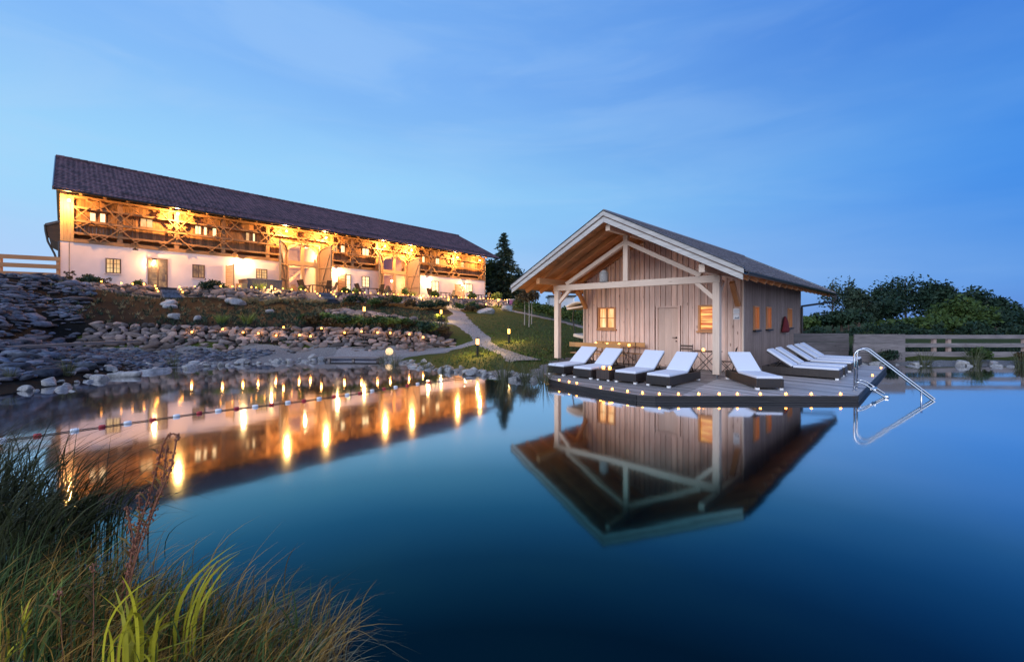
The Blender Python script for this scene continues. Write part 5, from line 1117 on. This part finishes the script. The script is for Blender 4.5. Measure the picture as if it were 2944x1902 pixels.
# ------------------------------------------------------------------ terrace furniture
def terr(s_, d_): x, y = bp(s_, d_); return (x, y, 4.2)
RZB = math.atan2(BU[1], BU[0])
def make_tchair():
    r = empty('garden_chair'); m_ = MB()
    for k in range(5): m_.bx(-.24+.1*k, -.24+.1*k+.085, -.24, .22, .42, .44)
    m_.build('seat', MT['terracewood'], r); m_ = MB()
    for k in range(5): m_.beam((-.20+.1*k, .22, .43), (-.20+.1*k, .50, 1.14), .082, .02, (0, 1, 0))
    m_.build('backrest', MT['terracewood'], r)
    for s in (-1, 1):
        m_ = MB(); m_.beam((s*.26, -.28, 0), (s*.26, .30, .62), .03, .05, (1, 0, 0)); m_.beam((s*.27, .34, 0), (s*.27, -.24, .62), .03, .05, (1, 0, 0)); m_.build('leg', MT['terracewood'], r)
        m_ = MB(); m_.bx(s*.27-.03, s*.27+.03, -.28, .34, .62, .645); m_.build('armrest', MT['terracewood'], r)
    return r
TCH = [None]
def tchair(s_, d_, rz, lab):
    if TCH[0] is None: TCH[0] = make_tchair(); o = TCH[0]
    else: o = copy_tree(TCH[0])
    o.location = terr(s_, d_); o.rotation_euler = (0, 0, RZB+rz); tag(o, lab, 'chair', 'wooden chairs on the barn terrace')
def ttable(s_, d_, L, lab):
    r = empty('terrace_table', terr(s_, d_), RZB); tag(r, lab, 'table', 'tables on the barn terrace'); m_ = MB()
    for k in range(6): m_.bx(-L/2, L/2, -.42+.142*k, -.42+.142*k+.13, .72, .75)
    m_.build('table_top', MT['terracewood'], r)
    for sx in (-1, 1):
        for sy in (-1, 1): m_ = MB(); m_.bx(sx*(L/2-.12)-.035, sx*(L/2-.12)+.035, sy*.34-.035, sy*.34+.035, 0, .72); m_.build('leg', MT['terracewood'], r)
ttable(16.1, 2.3, 1.6, 'wooden table with chairs before the left arched gate'); tchair(14.85, 2.6, PI/2+.2, 'tall-backed outer chair left of the table by the left arched gate'); tchair(14.95, 1.9, PI/2, 'tall-backed inner chair left of the table by the left arched gate'); tchair(17.3, 2.5, -PI/2, 'wooden chair at the right end of the table by the left arched gate'); tchair(16.5, 3.1, PI, 'wooden chair on the pond side of the table by the left arched gate')
ttable(21.6, 2.4, 1.7, 'wooden table between the two arched gates'); tchair(20.2, 2.7, PI/2, 'wooden chair left of the table between the gates'); tchair(20.4, 2.0, PI/2+.2, 'inner wooden chair left of the table between the gates'); tchair(22.9, 2.3, -PI/2, 'wooden chair right of the table between the gates'); tchair(21.9, 3.2, PI, 'wooden chair on the pond side of the table between the gates'); tchair(24.0, 2.2, .3, 'single wooden chair in front of the right arched gate')
ttable(30.9, 2.4, 1.6, 'wooden table below the bright lamp right of the second gate'); tchair(28.9, 2.6, PI/2, 'outermost wooden chair left of the table below the bright lamp'); tchair(29.5, 2.2, PI/2, 'second wooden chair left of the table below the bright lamp'); tchair(32.2, 2.3, -PI/2, 'wooden chair right of the table below the bright lamp')
ttable(37.2, 2.2, 1.5, 'wooden table near the right end of the barn'); tchair(36.0, 2.2, PI/2, 'wooden chair left of the table near the right end of the barn'); tchair(38.5, 2.2, -PI/2, 'wooden chair right of the table near the right end of the barn')
r = empty('hot_tub', terr(11.5, 1.7), RZB); tag(r, 'dark covered hot tub on the terrace below the wall lamp', 'hot tub')
m_ = MB(); m_.bx(-1.3, 1.3, -.95, .95, 0, .82)
for k in range(16): m_.bx(-1.3+.163*k, -1.3+.163*k+.15, -.975, -.951, .03, .80)
m_.build('cabinet', MT['tubwall'], r); m_ = MB(); m_.bx(-1.34, -.01, -.99, .99, .825, .97); m_.bx(.01, 1.34, -.99, .99, .825, .97); m_.build('cover', MT['tubcover'], r, bevel=.03); m_ = MB(); m_.bx(-1.7, -1.31, -.9, .4, 0, .55); m_.build('cabinet_step', MT['cornerwood'], r)
def screen(s_, L, lab, dark=False, z1=2.1):
    r = empty('privacy_screen', terr(s_, .05), RZB); tag(r, lab, 'screen', 'wooden privacy screens on the terrace'); m_ = MB(); n = 12
    for k in range(n): m_.bx(-.015, .015, -L, 0, .1+(z1-.15)*k/n, .1+(z1-.15)*(k+.86)/n)
    m_.build('slats', MT['barnbeam'] if dark else MT['gatewood'], r)
    for y in (-.03, -L): m_ = MB(); m_.bx(-.045, .045, y-.04, y+.04, 0, z1+.02); m_.build('post', MT['barnbeam'] if dark else MT['gatewood'], r)
screen(9.5, 1.7, 'slatted wooden screen left of the hot tub'); screen(19.2, 1.5, 'darker slatted screen beside the lit glazed door', True); screen(34.9, 1.7, 'slatted wooden screen near the right end of the barn')
# ------------------------------------------------------------------ fences
r = empty('board_fence', (-26.9, 23.2, 0)); tag(r, 'orange-brown three-board fence on top of the left embankment', 'fence'); A = Vector((-6.5, -2.6, 0)); B_ = Vector((.75, 2.0, 0)); A = Vector((-6.0, -2.2, 0))
for z in (4.30, 4.80, 5.26):
    m_ = MB(); m_.beam(A+Vector((0, 0, z+.14)), B_+Vector((0, 0, z+.14)), .05, .30 if z < 4.5 else .24); m_.build('board', MT['fencewood'], r)
for t_ in (.03, .36, .70, .985):
    q = A.lerp(B_, t_)+Vector((-.03, .07, 0)); m_ = MB(); m_.bx(q.x-.07, q.x+.07, q.y-.05, q.y+.05, 3.6, 5.50); m_.build('post', MT['fencewood'], r)
r = empty('plank_fence', (12.0, 19.0, 0)); tag(r, 'solid grey plank fence behind the far end of the deck', 'fence')
for (x0, x1, y) in ((-.1, 3.1, .55), (2.55, 4.75, -.45)):
    for k in range(3): m_ = MB(); z = .12+.40*k; m_.bx(x0+random.uniform(0, .05), x1+random.uniform(0, .08), y, y+.05, z, z+.385); m_.build('board', MT['greywood'], r)
    for x in (x0+.3, x1-.3): m_ = MB(); m_.bx(x-.06, x+.06, y+.06, y+.16, -.1, 1.28); m_.build('post', MT['greywood'], r)
r = empty('rail_fence', (16.6, 19.2, 0)); tag(r, 'grey post-and-rail fence along the far right shore', 'fence')
for z, h in ((1.17, .17), (.80, .17), (.36, .30)): m_ = MB(); m_.bx(-.1, 7.0, -.03, .03, z-h/2, z+h/2); m_.build('rail', MT['greywood'], r); m_ = MB(); m_.bx(7.02, 14, -.02, .04, z-h/2, z+h/2); m_.build('rail', MT['greywood'], r)
for x in (2.1, 2.75, 6.1, 9.4, 12.7): m_ = MB(); m_.bx(x-.07, x+.07, .04, .16, -.2, 1.24); m_.build('post', MT['hutside'], r)
q = MB(); 
for i in range(900):
    x = random.uniform(12.5, 27); y = random.uniform(19.6, 22); tuft(q, (x, y, tz(x, y)-.02), 4, .35, .03, .15, seg=2)
o = q.build('meadow_grass', MT['leaf_dark']); tag(o, 'dark meadow grass behind the far fence', 'grass', kind='stuff')
# ------------------------------------------------------------------ trees
def tree(name, x, y, h, rad, n, mat, lab, ls=.22, cb=.25, clumps=26, grp=None, zs=None, trunk=.18):
    z = tz(x, y)-.05; r = empty(name, (x, y, z)); tag(r, lab, 'tree', grp)
    t_ = MB(); t_.tube([(0, 0, 0), (.05*h*.1, .02*h, h*.35), (-.02*h, 0, h*.7), (0, 0, h*.92)], [trunk, trunk*.8, trunk*.5, .03], 7)
    for k in range(9):
        a = k*2.4; z0 = h*random.uniform(cb, .65); L = rad*random.uniform(.5, .9); t_.tube([(0, 0, z0), (math.cos(a)*L*.5, math.sin(a)*L*.5, z0+h*.1), (math.cos(a)*L, math.sin(a)*L, z0+h*.22)], [trunk*.35, trunk*.22, .015], 5)
    t_.build('trunk', MT['bark'], r)
    c = MB(); zc = h*(cb+1)/2; leaves(c, (0, 0, zc), (rad, rad*.9, h*(1-cb)/2*1.08), n, ls, clumps); c.build('crown', MT[mat], r); return r
def conifer(x, y, h, rad, lab):
    z = tz(x, y)-.05; r = empty('conifer_tree', (x, y, z)); tag(r, lab, 'tree'); t_ = MB(); t_.tube([(0, 0, 0), (0, 0, h*.6), (0, 0, h)], [.25, .14, .02], 8); t_.build('trunk', MT['bark'], r); c = MB()
    zz = h*.06
    while zz < h*.985:
        f = 1-(zz/h); R_ = rad*(f**.85)*random.uniform(.75, 1.1)+.12; nb = max(6, int(15*f**.5))
        for k in range(nb):
            a = random.uniform(0, 6.28); L = R_*random.uniform(.7, 1.15); va = random.random()
            for j in range(int(10+L*16)):
                t2 = random.random()**.7; px = math.cos(a)*L*t2+RNG.normal()*.10; py = math.sin(a)*L*t2+RNG.normal()*.10; pz = zz+.12*L*t2-.32*L*t2*t2+RNG.normal()*.09
                s_ = random.uniform(.16, .36); d = np.array([math.cos(a)+RNG.normal()*.5, math.sin(a)+RNG.normal()*.5, RNG.normal()*.4-.1]); d /= np.linalg.norm(d); e = np.cross(d, RNG.normal(size=3)); e /= np.linalg.norm(e)+1e-9; p = np.array([px, py, pz])
                c.add([p-d*s_*.6, p+e*s_*.22, p+d*s_, p-e*s_*.22], [(0, 1, 2, 3)], min(1, va*.5+random.random()*.5))
        zz += h*.021
    c.build('crown', MT['leaf_blue'], r)
conifer(-1.25, 66, 10.9, 4.1, 'tall dark spruce standing right of the barn end')
tree('leafy_tree', -3.5, 66.5, 7.4, 2.5, 3000, 'leaf_mid', 'lamp-lit bushy tree between the barn end and the spruce', .2, .05)
tree('leafy_tree', 1.3, 70, 6.0, 2.2, 2600, 'leaf_dark', 'low dark tree right behind the spruce', .2, .05)
RT = [(2310, 905, 40, 50, 'leaf_mid'), (2395, 785, 34, 55, 'leaf_blue'), (2440, 790, 24, 56, 'leaf_blue'), (2470, 820, 40, 54, 'leaf_blue'), (2535, 812, 46, 60, 'leaf_dark'), (2605, 778, 84, 62, 'leaf_dark'), (2682, 800, 46, 61, 'leaf_dark'), (2722, 802, 34, 60, 'leaf_dark'), (2420, 880, 70, 50, 'leaf_dark'), (2530, 850, 60, 55, 'leaf_dark'), (2790, 818, 52, 52, 'leaf_dark'), (2862, 850, 46, 51, 'leaf_dark'), (2770, 850, 70, 46, 'leaf_mid'), (2850, 880, 66, 47, 'leaf_dark'), (2912, 880, 44, 54, 'leaf_dark'), (2944, 902, 34, 80, 'leaf_dark'), (2640, 905, 60, 44, 'leaf_mid'), (2565, 915, 40, 44, 'leaf_mid'), (2705, 900, 55, 44, 'leaf_mid')]
RL_ = ['low bushy tree just right of the hut corner', 'slender airy tree right of the hut eave', 'narrow pointed tree right of the slender airy one', 'dark narrow tree left of the big wood', 'broad dark tree at the left flank of the big wood', 'tallest round-topped dark tree of the wood', 'dark tree right of the tallest one', 'dark rounded tree closing the right flank of the tall wood', 'low dark tree behind the plank fence near the hut', 'dark low tree below the big wood', 'dark tree behind the lighter bushy one', 'dark tree at the right shoulder of the wood', 'lighter green bushy tree in front of the wood', 'dense shadowy tree at the lower right of the wood', 'dark tree sloping down at the right edge', 'far small tree at the right edge of the view', 'light green shrubby tree in front of the tallest one', 'small shrubby tree behind the plank fence end', 'light shrubby tree behind the rail fence']
for (cx_, ty, hw, Y, mt_), lab in zip(RT, RL_):
    X = (cx_-1472)/1251*Y; zt = 2+(913.6-ty)*Y/1251; zb = tz(X, Y); h = (zt-zb)/1.02; rad = hw*Y/1251*1.15
    airy = 'airy' in lab or 'narrow pointed' in lab
    tree('airy_tree' if airy else 'leafy_tree', X, Y, h, rad, 900 if airy else 3400, mt_, lab, .16 if airy else .20, .02 if not airy else .12, 24, 'trees beyond the right fence', trunk=.10 if airy else .16)
q = MB(); 
for i in range(46): k_ = random.uniform(.45, 1.15); leaves(q, (17.2+.62*i*1.0, 36+random.uniform(-1.5, 1.5), .25+.7*k_), (.9, .8, .85*k_), 170, .13, 4)
o = q.build('far_hedge', MT['leaf_dark'], None); tag(o, 'low dark hedge line between the meadow and the wood', 'hedge')
q = MB()
for i in range(40):
    t_ = i/39; x = .35+(5.6-.35)*t_+.2; y = 53.5+(34.0-53.5)*t_; leaves(q, (x, y, tz(x, y)+.75), (.62, .7, .85), 230, .11, 5)
o = q.build('clipped_hedge', MT['leaf_mid'], None); tag(o, 'clipped hedge along the upper path behind the hut', 'hedge')
for i, (x, y, lab) in enumerate([(.92, 32.1, 'slim white-stemmed sapling, left of three on the lawn'), (1.2, 30.8, 'slim white-stemmed sapling, nearest of three on the lawn'), (1.5, 33.4, 'slim white-stemmed sapling, right of three on the lawn')]):
    z = tz(x, y); r = empty('sapling', (x, y, z)); tag(r, lab, 'tree', 'saplings on the lawn'); t_ = MB(); t_.tube([(0, 0, 0), (.02, 0, .9), (0, .03, 2.0)], [.04, .03, .015], 6); t_.build('trunk', MT['birch'], r); c = MB(); leaves(c, (0, 0, 2.1), (.7, .7, .8), 520, .09, 9); c.build('crown', MT['leaf_red'], r)
r = empty('pale_house', (9.6, 74, 0)); tag(r, 'pale distant house seen under the porch roof beyond the hedge', 'house'); m_ = MB(); m_.bx(-3.2, 1.0, 0, 5, 1, 5.6); m_.build('wall', MT['spa'], r); m_ = MB(); m_.bx(-3.5, 1.3, -.4, 5.4, 5.6, 5.85); m_.build('roof', MT['darkmetal'], r); m_ = MB(); m_.bx(.75, 1.01, -.05, .0, 1, 5.6); m_.build('corner_post', MT['white'], r)
# swing lounger with a curved canopy behind the hut
r = empty('swing_lounger', (*hp(-4.6, 4.0), .35), RZ1); tag(r, 'cream swing lounger with curved canopy beside the hut', 'swing lounger')
vv, ff = [], []
for k in range(9):
    t_ = k/8; x = -.55+1.3*t_; z = 2.03+.34*math.sin(PI*(.12+.75*t_))
    for y in (-.6, .6): vv.append((x, y, z))
for k in range(8): ff.append((2*k, 2*k+1, 2*k+3, 2*k+2))
m_ = MB(); m_.add(vv, ff, .5); o = m_.build('canopy', MT['cream'], r, True); md = o.modifiers.new('thick', 'SOLIDIFY'); md.thickness = .07
m_ = MB(); m_.prism([(-.55, -.6, 2.12), (.75, -.6, 2.28), (.75, -.6, 2.20), (-.5, -.6, 2.05)], (0, 1.2, 0)); m_.build('frame', MT['hutbeam'], r)
m_ = MB(); m_.tube([(-.52, 0, 2.1), (-.62, 0, 1.6), (-.45, 0, .9), (.1, 0, .3), (.7, 0, .05)], .03, 8); m_.build('stand', MT['black'], r)
m_ = MB(); m_.prism([(-.3, -.4, .75), (.9, -.4, .55), (1.0, -.4, .68), (-.28, -.4, .9)], (0, .8, 0)); m_.build('seat', MT['cream'], r, bevel=.03)
# garden table with cloths beneath the spruce
r = empty('garden_table', (.05, 56, tz(.05, 56))); tag(r, 'small garden table with bluish and purple cloths under the spruce', 'table'); m_ = MB(); m_.bx(-.7, .5, -.35, .35, .74, .78); m_.build('table_top', MT['white'], r); m_ = MB(); m_.bx(-.4, .6, -.36, -.30, .15, .73); m_.build('cloth', plain('purple_cloth', (.14, .05, .16), .9), r)
for x in (-.65, .45): m_ = MB(); m_.bx(x-.03, x+.03, -.3, .3, 0, .74); m_.build('leg', MT['white'], r)
# ------------------------------------------------------------------ paths
path('path', [(-5.3, 52.6, 3.0), (-6.3, 46, 1.6), (-4.9, 41, 1.2), (-4.5, 36, 1.7), (-3.7, 31.1, 1.9), (-2.4, 26.4, 1.2), (-1.6, 23.6, .95), (-1.0, 20.6, .8), (-.2, 18.0, .9), (.6, 16.3, 1.6)], 'winding pale gravel path from the barn down to the deck')
path('path', [(-4.1, 29.2, .9), (-6, 28.6, .7), (-8, 27.4, .5)], 'short side path branching left from the winding path')
path('path', [(-.9, 52, 1.4), (1.6, 48.6, 1.2), (4.2, 41.2, 1.0), (5.6, 33.3, .9), (6.6, 27, .9)], 'upper gravel path along the hedge behind the hut')
path('path', [(-8.4, 20.8, 1.0), (-6, 20.9, 1.0), (-4.2, 21.2, .9), (-2.6, 22.1, .8), (-1.7, 23.3, .8)], 'gravel path at the foot of the dry stone wall')
# ------------------------------------------------------------------ foreground plants on the near bank
def blade(mb, b0, tip, w, droop=.15, seg=7, side=None, var=None, curl=0.0):
    b0 = Vector(b0); tip = Vector(tip); pts, ws = [], []
    for k in range(seg+1):
        t_ = k/seg; p = b0.lerp(tip, t_); h = (tip-b0).length
        # start steeper, bend over towards the tip
        off = math.sin(PI*t_)*droop*h; p = p+Vector((-(tip.x-b0.x)*.35*math.sin(PI*t_), -(tip.y-b0.y)*.35*math.sin(PI*t_), off*.6)); p.z -= curl*h*t_**4
        pts.append(p); ws.append(w*(math.sin(PI*min(1, .18+t_*.82))**.8*.9+.06))
    if side is None: a = random.uniform(-.7, .7); side = (math.cos(a), math.sin(a), 0)
    mb.ribbon(pts, ws, side, random.random() if var is None else var)
def px(nx, ny, Y): return Vector(((nx-1472)/1251*Y, Y, 2+(913.6-ny)*Y/1251))
# dark reed mass at the left edge
mb = MB()
for i in range(2600):
    t_ = random.random(); x = -6.6+3.6*t_+RNG.normal()*.12; y = 4.25-1.25*t_**1.2+RNG.normal()*.22; z = .12
    h = random.uniform(.55, 1.3)*(1.0-.25*t_); a = RNG.normal()*.28+.22
    blade(mb, (x, y, z), (x+a*h+random.uniform(0, .25), y+RNG.normal()*.2, z+h*random.uniform(.75, 1.05)), random.uniform(.006, .013), .14, 7, None, None, random.choice((0, 0, .12, .3)))
o = mb.build('dark_reeds', MT['grass_dark']); tag(o, 'dense dark reeds crowding the left foreground bank', 'reeds', kind='stuff')
mb = MB()
for i in range(2000):
    t_ = random.random()**.9; x = -3.1+2.2*t_; y = 2.75-.66*t_+RNG.normal()*.22; z = .08
    h = random.uniform(.28, .62)*(1.12-.35*t_); a = random.uniform(-.25, .75)
    blade(mb, (x, y, z), (x+a*h+.05, y+RNG.normal()*.14, z+h*random.uniform(.7, 1.0)), random.uniform(.0025, .007), .12, 6, None, None, random.choice((0, .1, .25)))
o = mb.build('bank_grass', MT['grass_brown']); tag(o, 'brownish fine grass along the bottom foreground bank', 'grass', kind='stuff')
mb = MB()
for i in range(900):
    t_ = random.random(); x = -3.3+2.3*t_; y = 2.7-.68*t_+RNG.normal()*.2; h = random.uniform(.3, .7)*(1.1-.3*t_); a = random.uniform(-.15, .7)
    blade(mb, (x, y, .08), (x+a*h, y+RNG.normal()*.12, .08+h*random.uniform(.75, 1.02)), random.uniform(.004, .009), .12, 6, None, None, random.choice((0, .1, .25)))
o = mb.build('green_bank_grass', MT['leaf_mid']); tag(o, 'olive green grass mixed into the foreground bank', 'grass', kind='stuff')
# fine outlying blades reaching over the water at the right
mb = MB()
for i in range(200):
    x0 = random.uniform(-1.7, -.85); y0 = 2.45-.55*(x0+1.5)+RNG.normal()*.1; h = random.uniform(.28, .62); a = random.uniform(.3, 1.15)
    blade(mb, (x0, y0, .05), (x0+a*h*.8, y0+random.uniform(-.1, .25), .05+h*random.uniform(.6, .95)), random.uniform(.002, .0045), .2, 7, None, None, random.choice((.1, .3, .45)))
o = mb.build('fine_sedge', MT['tuft']); tag(o, 'fine pale sedge arching over the water at the bank edge', 'grass', kind='stuff')
def clump(name, lab, base, tips, w, mat, Y):
    r = MB(); b_ = px(*base, Y)
    for tx, ty in tips:
        dy = RNG.normal()*.12; q = px(tx, ty, Y+dy); s0 = b_+Vector((RNG.normal()*.05, RNG.normal()*.05, 0)); blade(r, s0, q, w*random.uniform(.45, 1.25), random.uniform(.04, .22), 9, (math.cos(RNG.normal()*.35), math.sin(RNG.normal()*.35), 0), random.random(), random.choice((0, .04, .1)))
    o = r.build(name, mat); tag(o, lab, 'grass clump'); return o
clump('warm_light_tinted_sedge', 'broad bright yellow-green sedge clump at the bottom of the foreground', (385, 1930), [(478, 1705), (510, 1745), (455, 1760), (300, 1730), (270, 1760), (560, 1770), (590, 1745), (330, 1680), (420, 1720), (250, 1850), (545, 1860), (475, 1640), (360, 1700), (620, 1820), (310, 1800), (440, 1690), (200, 1800), (495, 1690), (350, 1640), (400, 1650), (525, 1700), (280, 1690), (380, 1750), (470, 1780), (430, 1820), (340, 1850), (500, 1830), (575, 1720)], .019, MT['grass_gold'], 2.05)
clump('warm_light_tinted_sedge', 'tall golden sedge blades leaning right above the water', (560, 1870), [(695, 1545), (690, 1575), (640, 1640), (672, 1600), (655, 1665), (600, 1690), (680, 1560), (625, 1600), (585, 1720)], .016, MT['grass_gold'], 2.25)
clump('warm_light_tinted_sedge', 'yellowish grass clump in the bottom left corner of the foreground', (30, 1930), [(95, 1745), (60, 1720), (20, 1790), (120, 1830), (90, 1700), (5, 1700), (150, 1780)], .022, MT['grass_gold'], 2.3)
clump('green_sedge', 'upright green sedge clump left of the golden one', (170, 1900), [(100, 1630), (130, 1660), (205, 1610), (215, 1640), (155, 1620), (245, 1700), (260, 1650), (180, 1640), (120, 1700)], .016, MT['leaf_light'], 2.4)
def stalk(r, pts, rad): r.tube(pts, rad, 5)
def seedstem(lab, pts, Y, bead0=.35, rad=.006, name='seed_stalk'):
    P = [px(a, b_, Y+RNG.normal()*.01) for a, b_ in pts]; r = empty(name, P[0]); tag(r, lab, 'plant'); loc = [p-P[0] for p in P]
    seg = np.r_[0, np.cumsum([(b_-a).length for a, b_ in zip(loc[:-1], loc[1:])])]; ts = np.linspace(0, seg[-1], 26); Q = [Vector([np.interp(t_, seg, [p[i] for p in loc]) for i in range(3)]) for t_ in ts]
    for it in range(2): Q = [Q[0]]+[(Q[i-1]+Q[i]*2+Q[i+1])/4 for i in range(1, 25)]+[Q[-1]]
    m_ = MB(); m_.tube(Q, [rad*(1-.6*i/25) for i in range(26)], 5); m_.build('stem', MT['dock'], r)
    m_ = MB(); b0_ = int(bead0*25)+1; m_.tube(Q[b0_:], rad*.75, 5) if b0_ < 24 else None
    for i in range(26):
        if i/25 < bead0: continue
        for k in range(4):
            c_ = Q[i]+Vector(RNG.normal(size=3)*.008)+(Q[min(25, i+1)]-Q[i])*random.random(); s_ = random.uniform(.003, .0068); m_.stone(c_, (s_, s_, s_*1.8), None, 1, .1)
    m_.build('seed_spike', MT['dock'], r, True)
    m_ = MB()
    for i in range(4, 22, 2):
        a = random.uniform(-.5, 3.6); L = random.uniform(.05, .11); e = Q[i]+Vector((math.cos(a)*L, RNG.normal()*.02, L*.6)); m_.ribbon([Q[i], Q[i].lerp(e, .5)+Vector((0, 0, .012)), e], [.004, .014, .002], (0, 1, 0))
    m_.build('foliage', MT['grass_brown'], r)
seedstem('tallest rusty seed stalk with a hooked tip in the left foreground', [(345, 1760), (372, 1620), (405, 1500), (432, 1420), (452, 1340), (470, 1270), (482, 1240), (500, 1234), (515, 1252)], 2.55)
seedstem('rusty seed stalk just right of the tallest one', [(352, 1760), (392, 1600), (430, 1500), (462, 1410), (485, 1370), (500, 1310), (507, 1262)], 2.5)
seedstem('rusty seed stalk with its tip between the two tallest', [(360, 1700), (410, 1520), (450, 1440), (468, 1380), (476, 1330), (478, 1290)], 2.6)
seedstem('shorter rusty seed stalk left of the tall group', [(330, 1790), (368, 1640), (385, 1560), (376, 1510), (366, 1470), (368, 1460)], 2.45)
seedstem('shortest rusty seed stalk branching in the middle of the group', [(352, 1700), (380, 1590), (398, 1520), (402, 1460), (400, 1420)], 2.65)
seedstem('thin dry straw stalk standing left of the sedge', [(182, 1900), (175, 1780), (170, 1700)], 2.2, .9, .0035)
seedstem('thin dry straw stalk beside the green sedge', [(265, 1900), (270, 1760), (268, 1650), (270, 1620)], 2.2, .9, .0035)
boulder(-2.66, 2.24, .17, 'grey stone half hidden in the grass at the left foreground edge', None, .06)
